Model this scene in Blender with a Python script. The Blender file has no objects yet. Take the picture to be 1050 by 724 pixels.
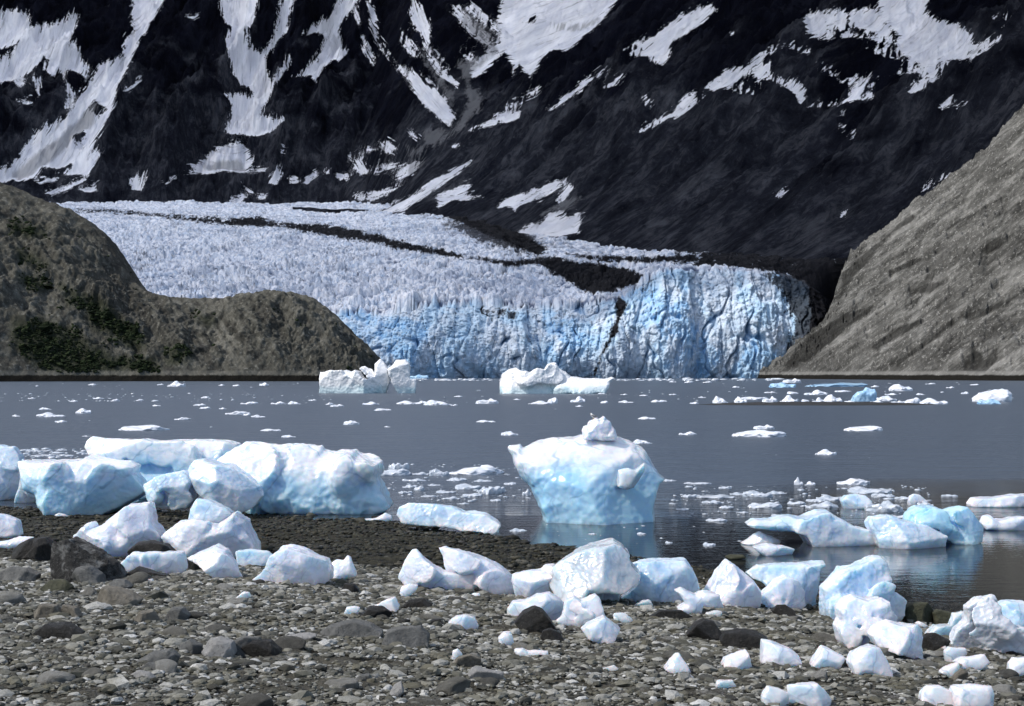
import bpy, math, random
import numpy as np

# ------------------------------------------------------------------ view geometry (photo pixels 1050 x 724)
W, H, F, CX, HY, CAMZ = 1050.0, 724.0, 1442.0, 525.0, 383.5, 4.0
scene = bpy.context.scene
C = scene.collection

def at(px, py, Y):
    return np.array([(px - CX) / F * Y, Y, CAMZ - (py - HY) / F * Y])

# ------------------------------------------------------------------ numpy noise
_rng = np.random.RandomState(7)
_PERM = _rng.permutation(256).astype(np.int32)
_G = _rng.normal(size=(256, 3)).astype(np.float32)
_G /= np.linalg.norm(_G, axis=1)[:, None]

def perlin(x, y, z):
    x, y, z = np.broadcast_arrays(np.asarray(x, np.float32), np.asarray(y, np.float32), np.asarray(z, np.float32))
    xi, yi, zi = np.floor(x), np.floor(y), np.floor(z)
    fx, fy, fz = x - xi, y - yi, z - zi
    xi = xi.astype(np.int32); yi = yi.astype(np.int32); zi = zi.astype(np.int32)
    u = fx * fx * fx * (fx * (fx * 6 - 15) + 10)
    v = fy * fy * fy * (fy * (fy * 6 - 15) + 10)
    w = fz * fz * fz * (fz * (fz * 6 - 15) + 10)
    out = 0
    for dx in (0, 1):
        for dy in (0, 1):
            for dz in (0, 1):
                h = _PERM[(_PERM[(_PERM[(xi + dx) & 255] + yi + dy) & 255] + zi + dz) & 255]
                g = _G[h]
                d = g[..., 0] * (fx - dx) + g[..., 1] * (fy - dy) + g[..., 2] * (fz - dz)
                out = out + d * (u if dx else 1 - u) * (v if dy else 1 - v) * (w if dz else 1 - w)
    return out * 1.5

def fbm(x, y, z, o=4, g=0.5):
    s, a = 0, 1.0
    for i in range(o):
        s = s + a * perlin(x * 2**i + 17.3 * i, y * 2**i + 5.1 * i, z * 2**i + 9.7 * i)
        a *= g
    return s

def ridged(x, y, z, o=4, g=0.5):
    s, a = 0, 1.0
    for i in range(o):
        s = s + a * (1 - 2 * np.abs(perlin(x * 2**i + 17.3 * i, y * 2**i + 5.1 * i, z * 2**i + 9.7 * i)))
        a *= g
    return s

def worley(x, y):
    """cells in the plane: (distance to the nearest edge, roughly; a random number of the cell)"""
    xi = np.floor(x).astype(np.int32); yi = np.floor(y).astype(np.int32)
    f1 = np.full(x.shape, 9.0); f2 = np.full(x.shape, 9.0); rid = np.zeros(x.shape)
    for dx in (-1, 0, 1):
        for dy in (-1, 0, 1):
            h = _PERM[(_PERM[(xi + dx) & 255] + yi + dy) & 255]; h2 = _PERM[(h + 71) & 255]; h3 = _PERM[(h2 + 37) & 255]
            d = np.hypot(xi + dx + h / 256.0 - x, yi + dy + h2 / 256.0 - y)
            n = d < f1
            f2 = np.where(n, f1, np.minimum(f2, d)); rid = np.where(n, h3 / 256.0, rid); f1 = np.where(n, d, f1)
    return f2 - f1, rid

def smooth(a, b, x):
    t = np.clip((x - a) / (b - a), 0, 1)
    return t * t * (3 - 2 * t)

# ------------------------------------------------------------------ polygons in pixels
CROPS = {'A': (0, 430, 3.962), 'B': (255, 430, 3.962), 'C': (500, 420, 3.621), 'D': (785, 430, 3.962), 'E': (0, 570, 3.962),
         'F': (255, 570, 3.962), 'G': (500, 540, 3.621), 'H': (760, 560, 3.621), 'K': (700, 480, 3.0), 'P': (0, 0, 1.0),
         'U': (0, 0, 3.0), 'V': (350, 0, 3.0), 'X': (700, 0, 3.0), 'Q': (0, 200, 3.0), 'R': (350, 200, 3.0), 'S': (700, 200, 3.0),
         'Y': (310, 360, 7.5), 'Z': (500, 360, 7.0)}

def poly(s):
    """'A x,y x,y B x,y ...' -> pixel polygon; letters name the measuring frame in use"""
    out, fr = [], CROPS['P']
    for t in s.split():
        if t in CROPS:
            fr = CROPS[t]
        else:
            a, b = t.split(',')
            out.append((fr[0] + float(a) / fr[2], fr[1] + float(b) / fr[2]))
    return np.array(out)

def sdf2(px, py, P, pad=None):
    """signed distance to polygon P (negative inside)"""
    d = np.full(px.shape, 1e9)
    ins = np.zeros(px.shape, bool)
    n = len(P)
    for i in range(n):
        ax, ay = P[i]; bx, by = P[(i + 1) % n]
        ex, ey = bx - ax, by - ay
        wx, wy = px - ax, py - ay
        t = np.clip((wx * ex + wy * ey) / (ex * ex + ey * ey + 1e-12), 0, 1)
        d = np.minimum(d, (wx - t * ex) ** 2 + (wy - t * ey) ** 2)
        c = ((ay > py) != (by > py))
        with np.errstate(divide='ignore', invalid='ignore'):
            ins ^= c & (px < ex * (py - ay) / (ey if ey else 1e-12) + ax)
    d = np.sqrt(d)
    return np.where(ins, -d, d)

def cover(px, py, polys, lo=-10.0):
    """largest inside-distance (pixels) over the polygons, clipped below at lo"""
    out = np.full(px.shape, lo)
    for P in polys:
        m = (px > P[:, 0].min() + lo) & (px < P[:, 0].max() - lo) & (py > P[:, 1].min() + lo) & (py < P[:, 1].max() - lo)
        if m.any():
            out[m] = np.maximum(out[m], -sdf2(px[m], py[m], P))
    return out

# ------------------------------------------------------------------ meshes
def mk_mesh(name, v, q, smooth_shade=True, attrs=None):
    v = np.asarray(v, np.float32); q = np.asarray(q, np.int32)
    k = q.shape[1]
    me = bpy.data.meshes.new(name)
    me.vertices.add(len(v)); me.vertices.foreach_set('co', v.ravel())
    me.loops.add(q.size); me.loops.foreach_set('vertex_index', q.ravel())
    me.polygons.add(len(q))
    me.polygons.foreach_set('loop_start', np.arange(0, q.size, k, dtype=np.int32))
    me.polygons.foreach_set('use_smooth', np.full(len(q), smooth_shade))
    for a, d in (attrs or {}).items():
        at_ = me.attributes.new(a, 'FLOAT', 'POINT')
        at_.data.foreach_set('value', np.asarray(d, np.float32).ravel())
    me.update(calc_edges=True)
    return me

def link(name, me, mat=None, parent=None, loc=None):
    o = bpy.data.objects.new(name, me); C.objects.link(o)
    if mat is not None and not me.materials: me.materials.append(mat)
    if parent is not None: o.parent = parent
    if loc is not None: o.location = [float(c) for c in loc]
    return o

def tag(o, label=None, cat=None, group=None, kind=None):
    if label: o['label'] = label
    if cat: o['category'] = cat
    if group: o['group'] = group
    if kind: o['kind'] = kind
    return o

def grid_quads(nr, nc):
    i = np.arange(nr * nc).reshape(nr, nc)
    return np.stack([i[:-1, :-1], i[:-1, 1:], i[1:, 1:], i[1:, :-1]], -1).reshape(-1, 4)

def surface_nets(f, o, s):
    """f: samples (nx,ny,nz), negative inside -> vertices, quads"""
    nx, ny, nz = f.shape
    ins = f < 0
    acc = np.zeros((nx - 1, ny - 1, nz - 1, 3), np.float32)
    cnt = np.zeros((nx - 1, ny - 1, nz - 1), np.float32)
    rng = lambda d, n: slice(d, n - 1 + d)
    for ax in range(3):
        for a in (0, 1):
            for b in (0, 1):
                c0 = [0, 0, 0]; c1 = [0, 0, 0]
                oth = [k for k in range(3) if k != ax]
                c0[oth[0]] = c1[oth[0]] = a; c0[oth[1]] = c1[oth[1]] = b; c1[ax] = 1
                s0 = tuple(rng(c0[k], f.shape[k]) for k in range(3)); s1 = tuple(rng(c1[k], f.shape[k]) for k in range(3))
                m = ins[s0] != ins[s1]
                fa, fb = f[s0], f[s1]
                t = np.where(m, fa / np.where(m, fa - fb, 1), 0)
                for k in range(3):
                    acc[..., k] += np.where(m, (t if k == ax else c0[k]), 0)
                cnt += m
    act = cnt > 0
    idx = np.full(act.shape, -1, np.int64); idx[act] = np.arange(act.sum())
    ijk = np.argwhere(act)
    v = (ijk + acc[act] / cnt[act][:, None]) * s + np.asarray(o)
    quads = []
    for ax in range(3):
        u, w = [(1, 2), (2, 0), (0, 1)][ax]
        sl0 = [slice(1, f.shape[k] - 1) for k in range(3)]; sl1 = list(sl0)
        sl0[ax] = slice(0, f.shape[ax] - 1); sl1[ax] = slice(1, f.shape[ax])
        i0 = ins[tuple(sl0)]; i1 = ins[tuple(sl1)]
        e = np.argwhere(i0 != i1)
        if not len(e): continue
        off = np.array([1, 1, 1]); off[ax] = 0
        e = e + off
        flip = i0[i0 != i1]
        def cell(du, dw):
            c = e.copy(); c[:, u] -= du; c[:, w] -= dw
            return idx[c[:, 0], c[:, 1], c[:, 2]]
        qd = np.stack([cell(1, 1), cell(0, 1), cell(0, 0), cell(1, 0)], 1)
        qd[~flip] = qd[~flip][:, ::-1]
        quads.append(qd)
    q = np.concatenate(quads)
    q = q[(q >= 0).all(1)]
    return v, q

def smax(a, b, k):
    h = np.clip(0.5 + 0.5 * (a - b) / k, 0, 1)
    return b + (a - b) * h + k * h * (1 - h)

# ------------------------------------------------------------------ materials
class Nodes:
    def __init__(self, name):
        self.m = bpy.data.materials.new(name); self.m.use_nodes = True
        self.t = self.m.node_tree; self.t.nodes.clear()
        self.out = self.n('ShaderNodeOutputMaterial')
        self.b = self.n('ShaderNodeBsdfPrincipled')
        self.l(self.b.outputs[0], self.out.inputs['Surface'])
    def n(self, t, **kw):
        x = self.t.nodes.new(t)
        for k, v in kw.items(): setattr(x, k, v)
        return x
    def l(self, a, b): self.t.links.new(a, b)
    def put(self, sock, v):
        if isinstance(v, bpy.types.NodeSocket): self.l(v, sock)
        else: sock.default_value = v
    def coord(self, kind='Object'): return self.n('ShaderNodeTexCoord').outputs[kind]
    def pos(self): return self.n('ShaderNodeNewGeometry').outputs['Position']
    def mapping(self, v, scale=(1, 1, 1), rot=(0, 0, 0)):
        m = self.n('ShaderNodeMapping'); self.l(v, m.inputs['Vector'])
        m.inputs['Scale'].default_value = scale; m.inputs['Rotation'].default_value = rot
        return m.outputs[0]
    def noise(self, v, scale, detail=6, rough=0.55, dist=0.0):
        x = self.n('ShaderNodeTexNoise'); self.l(v, x.inputs['Vector'])
        x.inputs['Scale'].default_value = scale; x.inputs['Detail'].default_value = detail
        x.inputs['Roughness'].default_value = rough; x.inputs['Distortion'].default_value = dist
        return x.outputs['Fac']
    def voronoi(self, v, scale, feature='F1', out='Distance', rnd=1.0):
        x = self.n('ShaderNodeTexVoronoi', feature=feature); self.l(v, x.inputs['Vector'])
        x.inputs['Scale'].default_value = scale; x.inputs['Randomness'].default_value = rnd
        return x.outputs[out]
    def math(self, op, a, b=0.0, c=0.0, clamp=False):
        x = self.n('ShaderNodeMath', operation=op, use_clamp=clamp)
        self.put(x.inputs[0], a); self.put(x.inputs[1], b)
        if op in ('MULTIPLY_ADD',): self.put(x.inputs[2], c)
        return x.outputs[0]
    def rng(self, v, a, b, c=0.0, d=1.0):
        x = self.n('ShaderNodeMapRange', interpolation_type='SMOOTHSTEP')
        self.put(x.inputs[0], v)
        for i, k in enumerate((a, b, c, d)): self.put(x.inputs[i + 1], k)
        return x.outputs[0]
    def mix(self, f, a, b, blend='MIX'):
        x = self.n('ShaderNodeMix', data_type='RGBA', blend_type=blend)
        self.put(x.inputs[0], f)
        self.put(x.inputs[6], a if isinstance(a, bpy.types.NodeSocket) else (*a, 1))
        self.put(x.inputs[7], b if isinstance(b, bpy.types.NodeSocket) else (*b, 1))
        return x.outputs[2]
    def ramp(self, v, stops):
        x = self.n('ShaderNodeValToRGB'); self.l(v, x.inputs[0])
        e = x.color_ramp.elements
        while len(e) < len(stops): e.new(0.5)
        for k, (p, c) in enumerate(stops):
            e[k].position = p; e[k].color = (*c, 1)
        return x.outputs[0]
    def attr(self, name):
        x = self.n('ShaderNodeAttribute'); x.attribute_name = name
        return x.outputs['Fac']
    def z(self, v):
        x = self.n('ShaderNodeSeparateXYZ'); self.l(v, x.inputs[0]); return x.outputs
    def bump(self, h, strength, dist, normal=None):
        x = self.n('ShaderNodeBump'); self.l(h, x.inputs['Height'])
        self.put(x.inputs['Strength'], strength); x.inputs['Distance'].default_value = dist
        if normal is not None: self.l(normal, x.inputs['Normal'])
        return x.outputs[0]
    def done(self, color, rough=0.8, normal=None, spec=0.3):
        self.put(self.b.inputs['Base Color'], color if isinstance(color, bpy.types.NodeSocket) else (*color, 1))
        self.put(self.b.inputs['Roughness'], rough)
        self.b.inputs['Specular IOR Level'].default_value = spec
        if normal is not None: self.l(normal, self.b.inputs['Normal'])
        return self.m

def mat_ice(name, white, blue, lo, hi, sss=0.25, scale=0.12, nscale=1.2, dirt=0.0, crust=None, rough=0.42, top=(0.84, 0.86, 0.9)):
    N = Nodes(name); p = N.coord('Object')
    n1 = N.noise(p, nscale, 4, 0.55, 0.6)
    col = N.mix(N.rng(n1, lo, hi), blue, white)
    n2 = N.noise(p, nscale * 6, 5, 0.6)
    col = N.mix(N.math('MULTIPLY', N.rng(n2, 0.35, 0.7), 0.5), col, tuple(min(1, c * 1.05) for c in white))
    if crust:
        zz = N.z(p)[2]
        e = N.math('ADD', zz, N.math('MULTIPLY', N.math('SUBTRACT', N.noise(p, nscale * 1.1, 9, 0.62, 0.5), 0.5), crust[2] * 1.3))
        col = N.mix(N.rng(e, crust[0], crust[1]), col, top)
    wv = N.math('ADD', N.z(p)[2], N.math('MULTIPLY', N.noise(p, nscale * 0.8, 5, 0.6), 1.1 / nscale))
    bx_ = N.n('ShaderNodeCombineXYZ'); N.l(wv, bx_.inputs[2])
    band = N.noise(bx_.outputs[0], nscale * 5.5, 3, 0.6)
    col = N.mix(N.math('MULTIPLY', N.rng(band, 0.54, 0.66), 0.28), col, tuple(c * 0.72 for c in blue))
    wp = N.n('ShaderNodeVectorMath', operation='ADD'); N.l(p, wp.inputs[0])
    nx_ = N.n('ShaderNodeTexNoise'); N.l(p, nx_.inputs['Vector']); nx_.inputs['Scale'].default_value = nscale * 2
    sc_ = N.n('ShaderNodeVectorMath', operation='SCALE'); N.l(nx_.outputs['Color'], sc_.inputs[0]); sc_.inputs['Scale'].default_value = 0.5 / nscale
    N.l(sc_.outputs[0], wp.inputs[1])
    crk = N.voronoi(wp.outputs[0], nscale * 0.9, 'DISTANCE_TO_EDGE')
    col = N.mix(N.math('MULTIPLY', N.rng(crk, 0.03, 0.004), N.rng(n1, 0.62, 0.42, 0.0, 0.5)), col, tuple(c * 0.6 for c in blue))
    if dirt:
        nd = N.noise(N.mapping(p, (1, 1, 1.6)), nscale * 3.2, 9, 0.72)
        col = N.mix(N.math('MULTIPLY', N.rng(nd, 0.56, 0.72), dirt), col, (0.16, 0.14, 0.12))
    nb = N.noise(p, nscale * 7, 8, 0.68, 0.5); nc = N.voronoi(N.mapping(p, (1, 1, 1.3)), nscale * 9, 'F1')
    nrm = N.bump(nc, 0.07, 0.05 / nscale); nrm = N.bump(nb, 0.3, 0.025 / nscale, nrm)
    N.b.inputs['Subsurface Weight'].default_value = sss
    N.b.inputs['Subsurface Radius'].default_value = (0.35, 0.75, 1.0)
    N.b.inputs['Subsurface Scale'].default_value = scale
    N.b.inputs['Coat Weight'].default_value = 0.6; N.b.inputs['Coat Roughness'].default_value = 0.1; N.l(nrm, N.b.inputs['Coat Normal'])
    return N.done(col, rough, nrm, 0.45)

def mat_rock(name, stops, nscale=3.0, spots=0.35, rnd=0.0, rough=0.75, spec=0.3):
    N = Nodes(name); p = N.coord('Object')
    n1 = N.noise(p, nscale, 8, 0.65, 0.3)
    if rnd:
        r = N.n('ShaderNodeObjectInfo').outputs['Random']
        n1 = N.math('ADD', N.math('MULTIPLY', n1, 1 - rnd), N.math('MULTIPLY', r, rnd))
    col = N.ramp(n1, stops)
    n2 = N.noise(p, nscale * 9, 4, 0.6)
    col = N.mix(N.math('MULTIPLY', N.rng(n2, 0.55, 0.75), spots), col, (0.34, 0.33, 0.31))
    col = N.mix(N.math('MULTIPLY', N.rng(n2, 0.45, 0.28), 0.6), col, (0.03, 0.03, 0.03))
    nrm = N.bump(N.noise(p, nscale * 4, 10, 0.74), 1.0, 0.06)
    return N.done(col, rough, nrm, spec)

ICE = {
    'white': mat_ice('white_bubbly_ice', (0.8, 0.805, 0.87), (0.6, 0.68, 0.82), 0.3, 0.58, sss=0.75, scale=0.3, nscale=2.2),
    'pale': mat_ice('pale_blue_ice', (0.75, 0.81, 0.89), (0.45, 0.65, 0.84), 0.34, 0.62, sss=0.75, scale=0.35, nscale=1.4),
    'blue': mat_ice('blue_ice', (0.58, 0.78, 0.91), (0.36, 0.64, 0.85), 0.34, 0.68, sss=0.75, scale=0.4, nscale=0.75, crust=(0.9, 1.45, 1.0)),
    'tower': mat_ice('blue_ice_white_crust', (0.48, 0.74, 0.92), (0.32, 0.62, 0.88), 0.3, 0.66, sss=0.75, scale=0.4, nscale=0.7, crust=(1.0, 1.75, 1.1)),
    'clear': mat_ice('clear_grey_ice', (0.66, 0.7, 0.74), (0.5, 0.58, 0.64), 0.35, 0.6, sss=0.8, scale=0.4, nscale=1.6, rough=0.25),
    'dirty': mat_ice('dirty_ice', (0.74, 0.745, 0.78), (0.6, 0.65, 0.72), 0.35, 0.6, sss=0.4, nscale=2.0, dirt=0.7),
    'berg': mat_ice('far_white_ice', (0.7, 0.84, 0.88), (0.4, 0.62, 0.7), 0.3, 0.55, sss=0.0, nscale=0.25, dirt=0.3, crust=(0.6, 2.2, 2.0), top=(0.96, 0.96, 0.97)),
    'floe': mat_ice('floe_ice', (0.8, 0.82, 0.87), (0.58, 0.7, 0.84), 0.3, 0.5, sss=0.0, nscale=1.5),
    'slush': mat_ice('wet_floe_ice', (0.62, 0.66, 0.72), (0.4, 0.47, 0.55), 0.35, 0.6, sss=0.0, nscale=1.5, rough=0.3),
    'bluefloe': mat_ice('blue_floe_ice', (0.48, 0.7, 0.88), (0.24, 0.5, 0.78), 0.3, 0.6, sss=0.0, nscale=0.6),
}
ROCK = {
    'grey': mat_rock('grey_rock', [(0.25, (0.07, 0.07, 0.068)), (0.5, (0.15, 0.15, 0.142)), (0.75, (0.27, 0.265, 0.25))]),
    'tan': mat_rock('tan_rock', [(0.25, (0.1, 0.09, 0.07)), (0.5, (0.2, 0.18, 0.145)), (0.75, (0.3, 0.28, 0.24))]),
    'pale': mat_rock('pale_rock', [(0.2, (0.22, 0.215, 0.2)), (0.5, (0.36, 0.35, 0.335)), (0.8, (0.46, 0.45, 0.44))], spots=0.1),
    'dark': mat_rock('dark_wet_rock', [(0.25, (0.006, 0.006, 0.006)), (0.55, (0.02, 0.018, 0.015)), (0.8, (0.06, 0.055, 0.048))], spots=0.15, rough=0.5),
    'mottled': mat_rock('mottled_rock', [(0.3, (0.012, 0.012, 0.012)), (0.5, (0.035, 0.034, 0.032)), (0.62, (0.2, 0.2, 0.19)), (0.75, (0.32, 0.32, 0.31))], nscale=6.0, spots=0.5),
    'green': mat_rock('algae_green_rock', [(0.25, (0.03, 0.032, 0.018)), (0.55, (0.075, 0.075, 0.045)), (0.8, (0.14, 0.13, 0.1))], spots=0.1),
    'mixed': mat_rock('cobble_rock', [(0.22, (0.035, 0.033, 0.028)), (0.42, (0.105, 0.1, 0.084)), (0.6, (0.2, 0.19, 0.16)), (0.8, (0.38, 0.37, 0.34))], nscale=2.2, rnd=0.55),
}
# ------------------------------------------------------------------ beach
SHX = np.array([-300, -40, -15.4, -8, -3.36, -0.6, 0.8, 3.6, 5.07, 6.4, 8.2, 11, 16, 30, 300.])
SHY = np.array([90, 47, 42.3, 40.5, 38.8, 35.0, 32.7, 29.4, 26.8, 24.6, 22.6, 20, 16, 6, -200.])
def shore_d(x, y):
    return np.interp(x, SHX, SHY) - y
def flat_w(x):
    return np.interp(x, [-12, -6, -2, 2, 6], [13.5, 12.5, 10.5, 6.5, 3.5])
def beach_z(x, y):
    x = np.asarray(x, float); y = np.asarray(y, float)
    d = shore_d(x, y); w = flat_w(x)
    up = 0.028 * np.clip(d, 0, None) + 0.05 * 22 * np.tanh(np.clip(d - w, 0, None) / 22)
    z = np.where(d > 0, up, np.maximum(0.05 * d, -3.0))
    return z + 0.05 * perlin(x / 2.3, y / 2.3, 0.4) + 0.025 * perlin(x / 0.8, y / 0.8, 3.4)

def hit(px, py):
    """where the sight line through a pixel meets beach or water"""
    Y = np.linspace(5, 400, 40000)
    x = (px - CX) / F * Y; z = CAMZ - (py - HY) / F * Y
    g = np.maximum(beach_z(x, Y), 0.0)
    k = np.argmax(z < g)
    return Y[k]

xs = np.concatenate([-np.geomspace(300, 18.5, 22), np.arange(-18, 18, 0.075), np.geomspace(18.5, 300, 22)])
ys = np.concatenate([-np.geomspace(300, 3, 16), np.arange(0, 8, 0.5), np.arange(8, 30, 0.06), np.arange(30, 48, 0.12), np.geomspace(49, 420, 20)])
X, Y = np.meshgrid(xs, ys)
Z = beach_z(X, Y)
d = shore_d(X, Y)
near = (np.abs(X) < 20) & (Y > 5) & (Y < 50)
micro = 0.035 * fbm(X / 0.22, Y / 0.3, 1.7, 3) + 0.03 * perlin(X / 0.5, Y / 0.6, 8.1)
Z = Z + np.where(near, micro * (0.6 + 0.5 * smooth(0, 3, d)), 0)
wet = 1 - smooth(-1.5, 2.0, d - flat_w(X) + 2.2 * perlin(X / 2.5, Y / 2.0, 5.0))
N = Nodes('pebble_ground'); p = N.pos()
v1 = N.voronoi(p, 26, 'F1', 'Color'); e1 = N.voronoi(p, 26, 'DISTANCE_TO_EDGE'); v2 = N.voronoi(p, 60, 'F1', 'Color'); e2 = N.voronoi(p, 60, 'DISTANCE_TO_EDGE')
c = N.ramp(N.z(v1)[0], [(0.0, (0.042, 0.041, 0.032)), (0.5, (0.14, 0.136, 0.112)), (0.85, (0.26, 0.255, 0.225)), (1.0, (0.34, 0.33, 0.32))])
c2 = N.ramp(N.z(v2)[1], [(0.0, (0.03, 0.03, 0.026)), (0.6, (0.1, 0.095, 0.083)), (1.0, (0.26, 0.25, 0.24))])
c = N.mix(N.rng(N.noise(p, 3.0, 4), 0.42, 0.58), c, c2)
c = N.mix(N.rng(e1, 0.0, 0.06), (0.02, 0.019, 0.016), c)
sand = N.ramp(N.noise(p, 9, 8, 0.7), [(0.3, (0.022, 0.02, 0.013)), (0.6, (0.082, 0.074, 0.054))])
c = N.mix(N.rng(N.noise(p, 0.9, 5, 0.6), 0.36, 0.52), c, sand)
alg = N.ramp(N.noise(N.mapping(p, (1, 1.5, 1)), 3.0, 10, 0.74, 0.5), [(0.4, (0.005, 0.005, 0.003)), (0.53, (0.023, 0.021, 0.0095)), (0.61, (0.054, 0.048, 0.027)), (0.72, (0.1, 0.092, 0.066))])
c = N.mix(N.rng(N.math('ADD', N.attr('wet'), N.math('MULTIPLY', N.math('SUBTRACT', N.noise(p, 1.6, 6, 0.65), 0.5), 0.9)), 0.35, 0.65), c, alg)
nrm = N.bump(e1, 0.8, 0.03); nrm = N.bump(e2, 0.5, 0.015, nrm); nrm = N.bump(N.noise(p, 14, 8, 0.7), 0.6, 0.05, nrm)
m_beach = N.done(c, 0.8, nrm, 0.25)
beach = tag(link('beach', mk_mesh('beach', np.stack([X, Y, Z], -1).reshape(-1, 3), grid_quads(len(ys), len(xs)), True, {'wet': wet}), m_beach), kind='structure')

# ------------------------------------------------------------------ water
N = Nodes('glacial_water'); p = N.pos()
yy = N.math('ADD', N.z(p)[1], N.math('MULTIPLY', N.math('SUBTRACT', N.noise(N.mapping(p, (0.06, 0.15, 0.1)), 1.0, 3), 0.5), 26.0))
yy = N.math('ADD', yy, N.math('MULTIPLY', N.z(p)[0], -0.15))
rip = N.rng(yy, 36, 56)                       # sheltered shallows are calm, the open fjord is rippled
rip = N.math('MULTIPLY', rip, N.rng(N.noise(N.mapping(p, (0.004, 0.012, 0.01)), 1.0, 3), 0.25, 0.45, 0.8, 1.0))
w1 = N.noise(N.mapping(p, (0.8, 2.2, 1)), 1.6, 4, 0.6); w2 = N.noise(N.mapping(p, (0.7, 2.0, 1)), 7.0, 3, 0.6); w3 = N.noise(N.mapping(p, (0.1, 0.35, 1)), 1.0, 5, 0.7)
nrm = N.bump(w1, N.math('MULTIPLY_ADD', rip, 0.5, 0.03), 0.25); nrm = N.bump(w2, N.math('MULTIPLY_ADD', rip, 0.5, 0.035), 0.05, nrm); nrm = N.bump(w3, N.math('MULTIPLY', rip, 0.7), 1.2, nrm)
N.b.inputs['IOR'].default_value = 1.333
m_water = N.done(N.mix(rip, (0.016, 0.018, 0.018), (0.066, 0.09, 0.126)), N.math('MULTIPLY_ADD', rip, 0.3, 0.02), nrm, 0.5)
gx = np.concatenate([-np.geomspace(9000, 60, 12), np.linspace(-50, 50, 21), np.geomspace(60, 9000, 12)])
gy = np.concatenate([[-400, -200, -100, -50], np.linspace(-20, 100, 25), np.geomspace(120, 9000, 16)])
X, Y = np.meshgrid(gx, gy)
water = tag(link('water', mk_mesh('water', np.stack([X, Y, 0 * X], -1).reshape(-1, 3), grid_quads(len(gy), len(gx))), m_water), kind='structure')

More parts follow.
